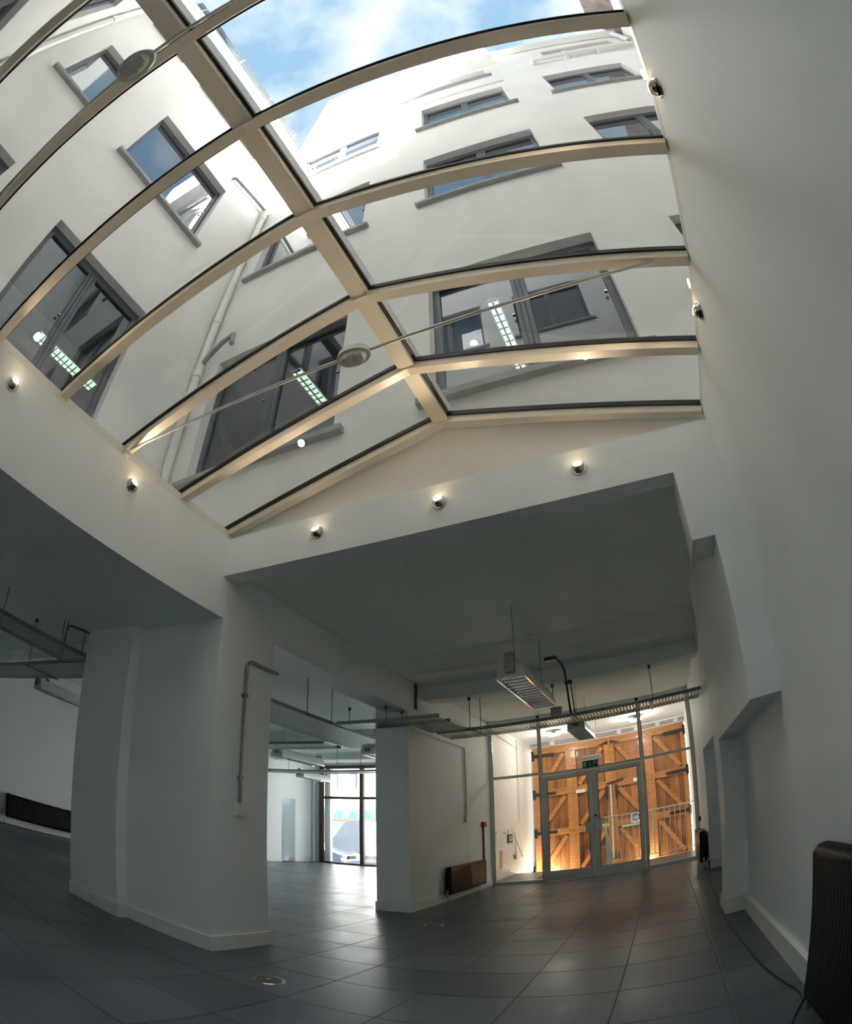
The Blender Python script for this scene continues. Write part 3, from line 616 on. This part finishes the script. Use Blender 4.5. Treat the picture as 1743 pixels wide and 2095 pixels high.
# ================================================================== conduits, boxes, detectors
sd_ = thing('smoke_detector', (-1.37, 6.5, ZC), 'white smoke detector on the ceiling above the nearest pendant light', 'smoke detector')
MB().tube([(-1.37, 6.5, ZC), (-1.37, 6.5, ZC - 0.03)], [0.06, 0.055], 20).build('base', 'plastic_white', sd_, smooth=True)
MB().tube([(-1.37, 6.5, ZC - 0.03), (-1.37, 6.5, ZC - 0.06)], [0.035, 0.025], 16).build('sensor', 'plastic_white', sd_, smooth=True)
cb = thing('ceiling_conduit', (-1.33, 7.6, 2.98), 'dark conduit from a ceiling box down to the long cable tray', 'conduit')
MB().box(-1.40, -1.24, 7.52, 7.62, ZC - 0.05, ZC).build('junction_box', 'steel_dark', cb)
MB().tube([(-1.24, 7.62, ZC - 0.03), (-1.22, 7.85, ZC - 0.04), (-1.21, 8.03, ZC - 0.09), (-1.21, 8.09, ZC - 0.2), (-1.21, 8.1, 3.42), (-1.20, 8.24, 2.98)], 0.016, 8).build('pipe', 'steel_dark', cb, smooth=True)
MB().tube([(-1.15, 8.1, 3.46), (-1.14, 8.24, 2.98)], 0.010, 8).box(-1.23, -1.12, 8.08, 8.12, 3.40, 3.46).build('pipe', 'steel_dark', cb)
MB().box(-1.50, -1.34, 8.24, 8.36, 2.99, 3.12).build('tray_box', 'galvanised', cb)
us = MB().box(XC, XC + 0.03, 7.80, 7.85, 3.27, 3.68); tag(us.build('strut_channel', 'steel_dark'), 'short dark steel channel fixed upright on the wall above the second column', 'channel')

def wall_conduit(name, pts, box, label, mat='galvanised', clips=()):
    t_ = thing(name, box[0], label, 'conduit')
    MB().tube(pts, 0.016, 10).build('pipe', mat, t_, smooth=True)
    c, (a, b_, h) = box
    MB().box(c[0], c[0] + a, c[1] - b_ / 2, c[1] + b_ / 2, c[2] - h, c[2]).build('socket_box', 'frame_grey', t_)
    for q in clips: MB().box(XC, XC + 0.035, q[0] - 0.03, q[0] + 0.03, q[1] - 0.015, q[1] + 0.015).build('saddle', mat, t_)
x = XC + 0.02
bend = arc((4.02, 2.82), 0.08, 180, 90, 6, lambda a, b_: (x, a, b_))
wall_conduit('wall_conduit', [(x, 3.94, 1.50)] + bend + [(x, 4.41, 2.90)], ((XC, 3.94, 1.5), (0.05, 0.11, 0.12)), 'grey conduit bending over the broad pillar down to a socket box', clips=((3.94, 2.55), (3.94, 1.75)))
bend = arc((9.88, 2.85), 0.09, 90, 0, 6, lambda a, b_: (x, a, b_))
wall_conduit('wall_conduit', [(x, 7.7, 2.94)] + bend + [(x, 9.97, 1.58)], ((XC, 9.97, 1.58), (0.04, 0.09, 0.11)), 'pale conduit on the wall above the radiator beside the screen', 'frame_grey', clips=((8.2, 2.94), (8.95, 2.94), (9.6, 2.94), (9.97, 2.7), (9.97, 1.8)))
cp = thing('fire_call_point', (XC, 10.95, 0.18), 'red fire call point on a red pipe beside the glazed screen', 'call point')
MB().tube([(XC + 0.02, 10.95, 0.16), (XC + 0.02, 10.95, 1.38)], 0.018, 8).build('pipe', 'red_plastic', cp, smooth=True)
MB().box(XC, XC + 0.06, 10.89, 11.05, 1.36, 1.47).build('call_box', 'red_plastic', cp)
rc = thing('fire_call_point', (XF, 11.3, 0.75), 'small red call box low on the far right wall above the radiator', 'call point'); MB().box(XF - 0.05, XF, 11.2, 11.3, 0.82, 0.92).build('call_box', 'red_plastic', rc)
for (cx, cy), lab in (((-2.62, 3.26), 'round metal floor box nearest, on the dark tiles right of the pillar'), ((-2.73, 6.6), 'round metal floor box further back before the second column'), ((-10.6, 15.1), 'round floor box far off by the shop window')):
    f_ = thing('floor_box', (cx, cy, 0), lab, 'floor outlet', 'round floor boxes')
    MB().disc((cx, cy, 0.0), (0, 0, 1), 0.125, 0.006, 32, 0.12).build('rim', 'chrome', f_, smooth=True)
    MB().disc((cx, cy, 0.006), (0, 0, 1), 0.10, 0.003, 28).build('lid', 'steel_dark', f_)
    MB().box(cx - 0.02, cx + 0.02, cy - 0.03, cy + 0.03, 0.009, 0.013).build('handle', 'chrome', f_)

# ================================================================== radiators
def section_profile(x0, x1, z0, z1): return rounded(x0, x1, z0, z1, min(0.05, (x1 - x0) * 0.42), 5)
def radiator(x0, x1, y0, y1, z0, z1, label, pitch, side, sect_parts=True):
    t_ = thing('column_radiator', ((x0 + x1) / 2, (y0 + y1) / 2, z0), label, 'radiator', 'black column radiators')
    n = int(round((y1 - y0) / pitch)); pr = section_profile(x0, x1, z0, z1)
    if sect_parts:
        c0 = ((x0 + x1) / 2, y0, (z0 + z1) / 2); cm = Vector(c0); o0 = None
        for i in range(n):
            loc = (c0[0], y0 + (i + 0.5) * pitch, c0[2])
            if o0 is None:
                mb = MB().prism(pr, lambda u, v, d: (u, loc[1] + d, v), -pitch * 0.42, pitch * 0.42)
                o0 = mb.build('section', 'radiator_black', t_, base=loc, smooth=True)
            else: part_copy(o0, t_, loc)
    else:
        mb = MB()
        for i in range(n):
            yy = y0 + (i + 0.5) * pitch; mb.prism(rounded(x0, x1, z0, z1, min(0.04, (x1 - x0) * 0.42), 2), lambda u, v, d: (u, yy + d, v), -pitch * 0.47, pitch * 0.47)
        tag(mb.build('section_bank', 'radiator_black', t_), kind='stuff')
    m_ = (x0 + x1) / 2
    for zz in (z0 + 0.05, z1 - 0.06): MB().tube([(m_, y0 + 0.01, zz), (m_, y1 - 0.01, zz)], 0.022, 8).build('header_pipe', 'radiator_black', t_)
    ye = y1 if side > 0 else y0
    MB().tube([(m_, ye, z0 + 0.05), (m_, ye + side * 0.05, z0 + 0.05), (m_, ye + side * 0.055, 0.0)], 0.012, 8).tube([(m_, ye + side * 0.055, z0 - 0.02), (m_, ye + side * 0.055, z0 + 0.11)], 0.02, 10).build('valve', 'chrome', t_, smooth=True)
    MB().box(m_ - 0.02, x1 + 0.02 if x0 > 0 else m_, y0 + 0.15, y0 + 0.18, z0 + 0.1, z0 + 0.13).build('bracket', 'steel_dark', t_)
radiator(0.69, 0.80, 1.10, 2.50, 0.10, 0.955, 'tall black column radiator at the right picture edge', 0.045, 1)
radiator(0.63, 0.75, 9.60, 10.95, 0.12, 0.70, 'black radiator on the far right wall beside the screen', 0.045, -1, False)
radiator(XC + 0.03, XC + 0.13, 8.85, 10.72, 0.13, 0.66, 'black radiator on the wall left of the glazed screen', 0.045, -1, False)
radiator(XL + 0.03, XL + 0.14, 5.13, 7.6, 0.16, 0.69, 'black radiator on the far left wall behind the pillar', 0.045, -1, False)
cab = [(0.70, 9.62, 0.10), (0.69, 9.5, 0.02), (0.675, 8.77, 0.006), (0.63, 6.86, 0.006), (0.594, 5.46, 0.006), (0.615, 4.54, 0.006), (0.646, 3.78, 0.006), (0.68, 3.35, 0.006), (0.72, 3.08, 0.006), (0.755, 2.80, 0.008), (0.72, 2.60, 0.02)]
def smooth_path(pts, k=5):
    out = []
    for i in range(len(pts) - 1):
        p0 = Vector(pts[max(i - 1, 0)]); p1 = Vector(pts[i]); p2 = Vector(pts[i + 1]); p3 = Vector(pts[min(i + 2, len(pts) - 1)])
        for j in range(k):
            t_ = j / k; out.append(0.5 * ((2 * p1) + (p2 - p0) * t_ + (2 * p0 - 5 * p1 + 4 * p2 - p3) * t_ ** 2 + (3 * p1 - p0 - 3 * p2 + p3) * t_ ** 3))
    out.append(Vector(pts[-1])); return out
tag(MB().tube(smooth_path(cab), 0.0055, 6).build('power_cable', 'cable_black', smooth=True), 'long black cable along the floor between the two right radiators', 'cable')
tag(MB().tube(smooth_path([(0.735, 9.60, 0.13), (0.73, 9.50, 0.03), (0.74, 9.33, 0.006), (0.80, 9.12, 0.006), (0.93, 8.85, 0.006), (1.09, 8.7, 0.02)]), 0.006, 6).build('power_cable', 'cable_black', smooth=True), 'short black cable running into the second alcove', 'cable')
tag(MB().tube(smooth_path([(0.70, 2.46, 0.14), (0.64, 2.42, 0.03), (0.60, 2.25, 0.006), (0.55, 2.0, 0.006), (0.53, 1.6, 0.006)]), 0.006, 6).build('power_cable', 'cable_black', smooth=True), 'black cable under the tall radiator at the bottom right corner', 'cable')

# ================================================================== timber gates in the porch
GY = 15.9
GF = GY - 0.018                          # face of the gate framing
gx = [-3.50, -2.415, -1.33, -0.245, 0.84]
gz0, gz1 = -0.40, 3.60
gate_labels = ['leftmost timber gate leaf with strap hinges, beside the brick wall', 'second timber gate leaf from the left with panic latch', 'third timber gate leaf with bolts, behind the right door', 'rightmost timber gate leaf with strap hinges, behind the railing']
for k in range(4):
    a, b_ = gx[k] + 0.0, gx[k + 1] - 0.001
    t_ = thing('timber_gate', ((a + b_) / 2, GY, gz0), gate_labels[k], 'gate', 'four folding timber gate leaves')
    npk = 8; w = (b_ - a - 0.02) / npk
    for i in range(npk):
        MB().box(a + 0.01 + i * w - (0.004 if i else 0), a + 0.01 + (i + 1) * w, GY + 0.014 * (i % 2), GY + 0.03 + 0.014 * (i % 2), gz0, gz1).build('plank', 'wood_plank', t_)
    for q in (a, b_ - 0.14): MB().box(q, q + 0.14, GY - 0.062, GY - 0.0005, gz0, gz1).build('stile', 'wood_rail', t_)
    rails = [(gz0, gz0 + 0.2), (0.92, 1.12), (2.12, 2.32), (3.38, 3.60)]
    for c, d in rails: MB().box(a + 0.141, b_ - 0.141, GY - 0.061, GY - 0.0005, c, d).build('rail', 'wood_rail', t_)
    for (c0, c1), (d0, d1) in zip(rails, rails[1:]):
        p = (a + 0.2, GY - 0.030, c1 + 0.04); q = (b_ - 0.2, GY - 0.030, d0 - 0.04)
        if k >= 2: p, q = (b_ - 0.2, GY - 0.030, c1 + 0.04), (a + 0.2, GY - 0.030, d0 - 0.04)
        MB().bar(p, q, 0.058, 0.12, (1, 0, 0)).build('brace', 'wood_rail', t_)
    if k in (0, 3):
        for z in (3.36, 2.20, 1.02):
            m_ = MB()
            if k == 0: m_.box(a - 0.02, a + 0.06, GF - 0.075, GF - 0.046, z - 0.14, z + 0.14).box(a + 0.06, a + 0.62, GF - 0.07, GF - 0.046, z - 0.045, z + 0.045)
            else: m_.box(b_ - 0.06, b_ + 0.02, GF - 0.075, GF - 0.046, z - 0.14, z + 0.14).box(b_ - 0.62, b_ - 0.06, GF - 0.07, GF - 0.046, z - 0.045, z + 0.045)
            m_.build('strap_hinge', 'iron_black', t_)
    if k in (1, 3):
        for z in (3.46, 2.30, 2.12, 1.0):
            m_ = MB()
            for i in range(7): m_.disc((a - 0.11 + i * 0.05 + (0.07 if i > 3 else 0), GF - 0.046, z + 0.02 * (-1) ** i), (0, -1, 0), 0.012, 0.012, 8)
            tag(m_.build('bolt_heads', 'iron_black', t_), kind='stuff')
    if k == 1:
        MB().box(a + 0.14, a + 0.22, GF - 0.13, GF - 0.05, 0.30, 0.52).box(a + 0.2, b_ - 0.12, GF - 0.13, GF - 0.10, 0.36, 0.40).build('panic_latch', 'chrome', t_)
        MB().box(a + 0.1, a + 0.36, GF - 0.09, GF - 0.046, 2.10, 2.20).build('closer', 'plastic_white', t_)
        MB().box(a + 0.3, b_ - 0.1, GF - 0.06, GF - 0.046, 1.0, 1.06).build('notice_strip', 'strip_green', t_)
        MB().prism([(0, 0), (0.30, 0), (0.30, 0.10)], lambda u, v, d: (b_ - 0.32 + u, d, 3.40 + v), GF - 0.06, GF - 0.046).build('corner_bracket', 'iron_black', t_)
    if k == 2:
        MB().tube([(a - 0.02, GF - 0.08, 2.2), (a - 0.02, GF - 0.08, 0.0)], 0.022, 8).build('drop_rod', 'plastic_white', t_)
        for dx in (-0.12, 0.14): MB().tube([(a + dx, GF - 0.09, 2.18), (a + dx, GF - 0.09, 1.78)], 0.032, 10).tube([(a + dx, GF - 0.09, 1.78), (a + dx, GF - 0.09, 1.45)], 0.008, 6).build('spring_bolt', 'iron_black', t_)
        MB().bar((a - 0.12, GF - 0.09, 2.24), (a + 0.35, GF - 0.09, 2.32), 0.03, 0.04).build('top_arm', 'iron_black', t_)
        MB().box(a + 0.62, a + 0.88, GF - 0.09, GF - 0.046, 2.16, 2.27).build('closer', 'plastic_white', t_)
        MB().box(a + 0.25, a + 0.92, GF - 0.06, GF - 0.046, 0.88, 0.94).build('notice_strip', 'strip_green', t_)
        MB().prism([(0, 0), (0.30, 0), (0, 0.10)], lambda u, v, d: (a + 0.05 + u, d, 3.40 + v), GF - 0.06, GF - 0.046).build('corner_bracket', 'iron_black', t_)
        sg = MB().box(a + 0.50, a + 0.78, GF - 0.064, GF - 0.05, 0.96, 1.26).build('sign', 'sign_white', t_)
        MB().disc((a + 0.64, GF - 0.0645, 1.115), (0, -1, 0), 0.11, 0.004, 24).build('sign_disc', 'sign_blue', sg)
        lt = MB()
        for z, w_ in ((1.16, 0.06), (1.125, 0.085), (1.09, 0.085), (1.055, 0.05)): lt.box(a + 0.64 - w_, a + 0.64 + w_, GF - 0.0705, GF - 0.0688, z - 0.009, z + 0.009)
        lt.build('sign_lettering', 'sign_white', sg)
        for dx in (-0.06, 0.12): MB().box(a + dx - 0.04, a + dx + 0.04, GF - 0.10, GF - 0.05, -0.05, 0.15).build('floor_keep', 'chrome', t_)
gp = thing('gate_track', (-1.33, GY - 0.02, 3.6), 'grey steel pipe rail with collars over the timber gates', 'rail')
MB().tube([(-3.5, GY - 0.05, 3.69), (0.84, GY - 0.05, 3.69)], 0.05, 12).build('pipe', 'sill_stone', gp, smooth=True)
for x_ in (-2.9, -1.9, -1.0, -0.5, 0.1, 0.62): MB().tube([(x_ - 0.06, GY - 0.05, 3.69), (x_ + 0.06, GY - 0.05, 3.69)], 0.07, 12).build('collar', 'frame_grey', gp, smooth=True)

# porch furniture
rg = thing('balustrade', (-0.28, 13.5, 0), 'thin white railing with upright bars across the right of the porch', 'railing')
MB().tube([(-1.35, 13.5, 1.27), (0.86, 13.5, 1.25)], 0.014, 8).build('top_rail', 'frame_grey', rg)
MB().tube([(-1.35, 13.5, 0.13), (0.86, 13.5, 0.13)], 0.010, 8).build('bottom_rail', 'frame_grey', rg)
for i in range(18): MB().tube([(-1.30 + i * 0.125, 13.5, 0.0 if i in (0, 17) else 0.13), (-1.30 + i * 0.125, 13.5, 1.26)], 0.010, 6).build('baluster', 'frame_grey', rg)
tag(MB().prism([(0, 0), (0.16, 0), (0.17, 0.25), (0.10, 0.6), (0.02, 0.98), (0, 1.0)], lambda u, v, d: (-1.30 + u, d, v), 13.2, 13.27).build('stair_panel', 'white_gloss'), 'white tapering stair string end behind the right door', 'panel')
hr = thing('handrail', (-3.6, 12.6, 1.2), 'thin wall handrail on brackets on the porch brick wall', 'handrail')
MB().tube([(-3.50, 11.9, 1.24), (-3.50, 13.2, 1.26), (-3.50, 13.5, 1.1), (-3.50, 14.3, 0.45)], 0.014, 8).build('rail', 'frame_grey', hr, smooth=True)
for y in (12.0, 12.95): MB().tube([(-3.50, y, 1.24), (-3.50, y, 1.17), (-3.61, y, 1.17)], 0.009, 6).build('bracket', 'steel_dark', hr)
sc2 = thing('switch_panel', (-3.6, 13.45, 0.9), 'small black framed panel on the porch brick wall', 'panel')
MB().box(-3.61, -3.58, 13.28, 13.66, 0.90, 1.12).build('plate', 'iron_black', sc2)
for i in range(3): MB().box(-3.58, -3.575, 13.31 + i * 0.115, 13.40 + i * 0.115, 0.94, 1.08).build('window', 'sign_white', sc2)
for i in range(3): MB().box(-3.575, -3.572, 13.33 + i * 0.115, 13.345 + i * 0.115, 0.95, 1.07).box(-3.575, -3.572, 13.36 + i * 0.115, 13.375 + i * 0.115, 1.0, 1.07).build('mark', 'iron_black', sc2)
pcn = thing('porch_conduit', (-3.58, 14.4, 0.4), 'dark conduit dropping down the porch brick wall to a socket', 'conduit')
MB().tube([(-3.59, 12.3, 3.62), (-3.59, 14.2, 3.50)], 0.016, 8).tube([(-2.2, 14.6, 3.76), (-3.45, 14.45, 3.76), (-3.58, 14.42, 3.70), (-3.58, 14.4, 3.5), (-3.58, 14.4, 1.4), (-3.58, 13.95, 1.15), (-3.58, 13.92, 0.5)], 0.017, 8).build('pipe', 'frame_grey', pcn, smooth=True)
MB().box(-3.61, -3.57, 13.86, 13.98, 0.42, 0.54).build('socket_box', 'galvanised', pcn)
tag(MB().box(-3.611, -3.60, 12.62, 12.82, 0.28, 0.74).build('notice', 'orange_print'), 'narrow orange notice low on the porch brick wall', 'notice')
ex = thing('exit_sign', (-1.36, YG - 0.05, 2.42), 'green emergency exit sign with running figure above the double door', 'sign')
MB().box(-1.52, -1.20, YG - 0.06, YG - 0.03, 2.41, 2.56).build('box', 'sign_green', ex)
fs = MB().box(-1.50, -1.44, YG - 0.062, YG - 0.06, 2.43, 2.535)
fs.box(-1.375, -1.355, YG - 0.062, YG - 0.06, 2.45, 2.54).prism([(-1.395, 2.47), (-1.335, 2.47), (-1.365, 2.43)], lambda u, v, d: (u, d, v), YG - 0.062, YG - 0.06)
fs.disc((-1.265, YG - 0.06, 2.535), (0, -1, 0), 0.012, 0.002, 10).bar((-1.30, YG - 0.061, 2.52), (-1.26, YG - 0.061, 2.48), 0.002, 0.022, (1, 0, 1)).bar((-1.26, YG - 0.061, 2.485), (-1.215, YG - 0.061, 2.47), 0.002, 0.014, (0, 0, 1)).bar((-1.27, YG - 0.061, 2.48), (-1.31, YG - 0.061, 2.435), 0.002, 0.014, (1, 0, 0)).bar((-1.27, YG - 0.061, 2.51), (-1.22, YG - 0.061, 2.515), 0.002, 0.012, (0, 0, 1))
fs.build('pictogram', 'sign_mint', ex)
el = thing('emergency_light', (-1.45, 13.0, 2.75), 'long pale emergency light fitting above the exit sign', 'lamp')
MB().box(-1.72, -1.28, 13.0, 13.1, 2.74, 2.84).build('body', 'plastic_white', el); MB().tube([(-1.72, 12.99, 2.78), (-1.28, 12.99, 2.78)], 0.05, 12).build('diffuser', 'frame_grey', el, smooth=True)
MB().tube([(-1.65, 13.05, 2.84), (-1.65, 13.05, 3.78)], 0.004, 5).tube([(-1.35, 13.05, 2.84), (-1.35, 13.05, 3.78)], 0.004, 5).build('wire', 'steel_dark', el)
for x_, lab in ((-2.55, 'round glowing porch ceiling lamp on the left'), (-0.45, 'round glowing porch ceiling lamp on the right')):
    p_ = thing('porch_lamp', (x_, 14.2, 3.78), lab, 'ceiling lamp', 'round porch lamps')
    MB().tube([(x_, 14.2, 3.78), (x_, 14.2, 3.72), (x_, 14.2, 3.68)], [0.05, 0.06, 0.17], 20).build('collar', 'sill_stone', p_, smooth=True)
    MB().tube([(x_, 14.2, 3.68), (x_, 14.2, 3.655), (x_, 14.2, 3.64)], [0.17, 0.165, 0.12], 20).build('bowl', 'porch_glow', p_, smooth=True)
    ld = bpy.data.lights.new('porch_light', 'POINT'); ld.energy = 9.5; ld.color = (1, 0.93, 0.84); ld.shadow_soft_size = 0.12
    lo = bpy.data.objects.new('porch_light', ld); COL.objects.link(lo); lo.parent = p_; lo.location = (0, 0, -0.3)
for (x_, y_), lab, e_ in (((-3.1, 15.45), 'small uplight on the floor at the foot of the left gate', 24), ((-0.35, 15.45), 'small uplight on the floor at the foot of the third gate', 9)):
    u_ = thing('floor_uplight', (x_, y_, -0.42), lab, 'uplight', 'porch floor uplights')
    MB().tube([(x_, y_, -0.42), (x_, y_, -0.32)], [0.07, 0.09], 16).build('can', 'iron_black', u_, smooth=True)
    MB().disc((x_, y_, -0.32), (0, 0, 1), 0.075, 0.004, 16).build('lens', 'porch_glow', u_)
    ld = bpy.data.lights.new('uplight_beam', 'POINT'); ld.energy = e_; ld.color = (1, 0.87, 0.66); ld.shadow_soft_size = 0.06
    lo = bpy.data.objects.new('uplight_beam', ld); COL.objects.link(lo); lo.parent = u_; lo.location = (0, 0, 0.14); lo.rotation_euler = (PI, 0, 0)

# ================================================================== the street outside
struct(MB().box(-30, 4, YS + 0.25, 19.6, -0.6, -0.36).build('floor_pavement', 'paving'), 'pale pavement outside the shop window', 'pavement')
struct(MB().box(-60, 10, 19.6, 40, -0.7, -0.5).build('floor_road', 'asphalt'), 'asphalt road outside the shop window', 'road')
MB_ = MB().box(-10.94, -10.72, YS + 0.08, YS + 0.25, -0.3, 3.6)
tag(MB_.build('stone_jamb', 'stone_white'), 'stone jamb outside at the left edge of the shop window', 'jamb')
# parked car, nose showing
def wheel(parent, c, r=0.31, w=0.2):
    MB().tube([(c[0], c[1] - w / 2, c[2]), (c[0], c[1] - w / 2 + 0.03, c[2]), (c[0], c[1] + w / 2 - 0.03, c[2]), (c[0], c[1] + w / 2, c[2])], [r * 0.92, r, r, r * 0.92], 20).build('tyre', 'tyre', parent, smooth=True)
    MB().tube([(c[0], c[1] - w / 2 - 0.005, c[2]), (c[0], c[1] - w / 2 + 0.02, c[2])], r * 0.6, 14).build('hub', 'chrome', parent, smooth=True)
car = thing('parked_car', (-14.2, 20.6, -0.5), 'silver blue parked car with its nose showing low in the shop window', 'car')
prof = [(-16.4, -0.28), (-16.4, 0.2), (-16.1, 0.35), (-15.5, 0.85), (-14.3, 0.87), (-13.6, 0.42), (-12.45, 0.28), (-12.1, 0.14), (-12.05, -0.28)]
MB().prism(prof, lambda u, v, d: (u, d, v), 19.85, 21.45).build('body', 'car_blue', car)
MB().prism([(-16.0, 0.40), (-15.45, 0.80), (-14.35, 0.82), (-13.75, 0.44)], lambda u, v, d: (u, d, v), 19.84, 21.46).build('windows', 'dark_void', car)
MB().box(-12.10, -12.02, 19.95, 20.25, 0.02, 0.16).build('headlamp', 'sign_white', car); MB().box(-12.09, -12.01, 20.4, 20.95, -0.05, 0.1).build('grille', 'iron_black', car); MB().box(-12.12, -11.97, 19.85, 21.45, -0.30, -0.12).build('bumper', 'car_blue', car)
for x_ in (-15.4, -12.8): wheel(car, (x_, 19.95, -0.2))
van = thing('white_van', (-12.0, 24.0, -0.5), 'white panel van passing across the shop window', 'van')
vp = [(-15.35, -0.2), (-15.4, 0.35), (-15.2, 0.62), (-14.5, 0.78), (-13.85, 1.62), (-13.5, 1.74), (-9.2, 1.74), (-9.1, -0.2)]
MB().prism(vp, lambda u, v, d: (u, d, v), 23.1, 25.0).build('body', 'van_white', van)
MB().prism([(-14.3, 0.85), (-13.95, 1.40), (-13.6, 1.40), (-13.6, 0.85)], lambda u, v, d: (u, d, v), 23.09, 25.01).build('cab_window', 'frame_grey', van)
MB().box(-15.4, -9.1, 23.05, 23.1, -0.2, 0.02).build('sill_trim', 'steel_dark', van)
MB().box(-15.42, -15.3, 23.2, 24.9, -0.2, 0.08).build('bumper', 'steel_dark', van); MB().box(-12.9, -9.3, 23.085, 23.1, 0.62, 0.66).build('side_moulding', 'frame_grey', van)
for x_ in (-14.3, -10.4): wheel(van, (x_, 23.25, -0.18), 0.32)
sb = thing('street_building', (-18, 33, -0.5), 'bright stone building across the street with a teal scalloped awning', 'building')
hs = [(x_, x_ + 0.75, 4.0, 5.3) for x_ in (-26, -23.6, -20.4, -19.0, -15.6, -13.2)] + [(x_, x_ + 3.2, -0.3, 2.2) for x_ in (-25, -20.8, -16.4)]
fS = lambda u, v, d: (u, 32 + d, v)
facade(MB(), fS, -45, 2, -0.6, 12, hs, 0.2).build('wall', 'stone_white', sb)
for h in hs[:6]: fbox(MB(), fS, *h, 0.18, 0.2).build('window', 'car_blue', sb)
for h in hs[6:]: fbox(MB(), fS, *h, 0.18, 0.2).build('shopfront', 'frame_grey', sb)
MB().prism([(0, 2.75), (0, 2.2), (-1.3, 1.95), (-1.3, 2.05)], lambda u, v, d: (d, 32 + u, v), -26, -10).build('awning', 'awning_teal', sb)
for i in range(16): MB().box(-26 + i * 1.0, -25.5 + i * 1.0, 30.68, 30.7, 2.05, 2.5).build('awning_scallop', 'awning_teal', sb)
MB().box(-26, -10, 30.66, 30.7, 1.8, 1.95).build('awning_valance', 'awning_red', sb)
# drop the bookkeeping property
for o_ in list(bpy.data.objects):
    if '_w' in o_: del o_['_w']
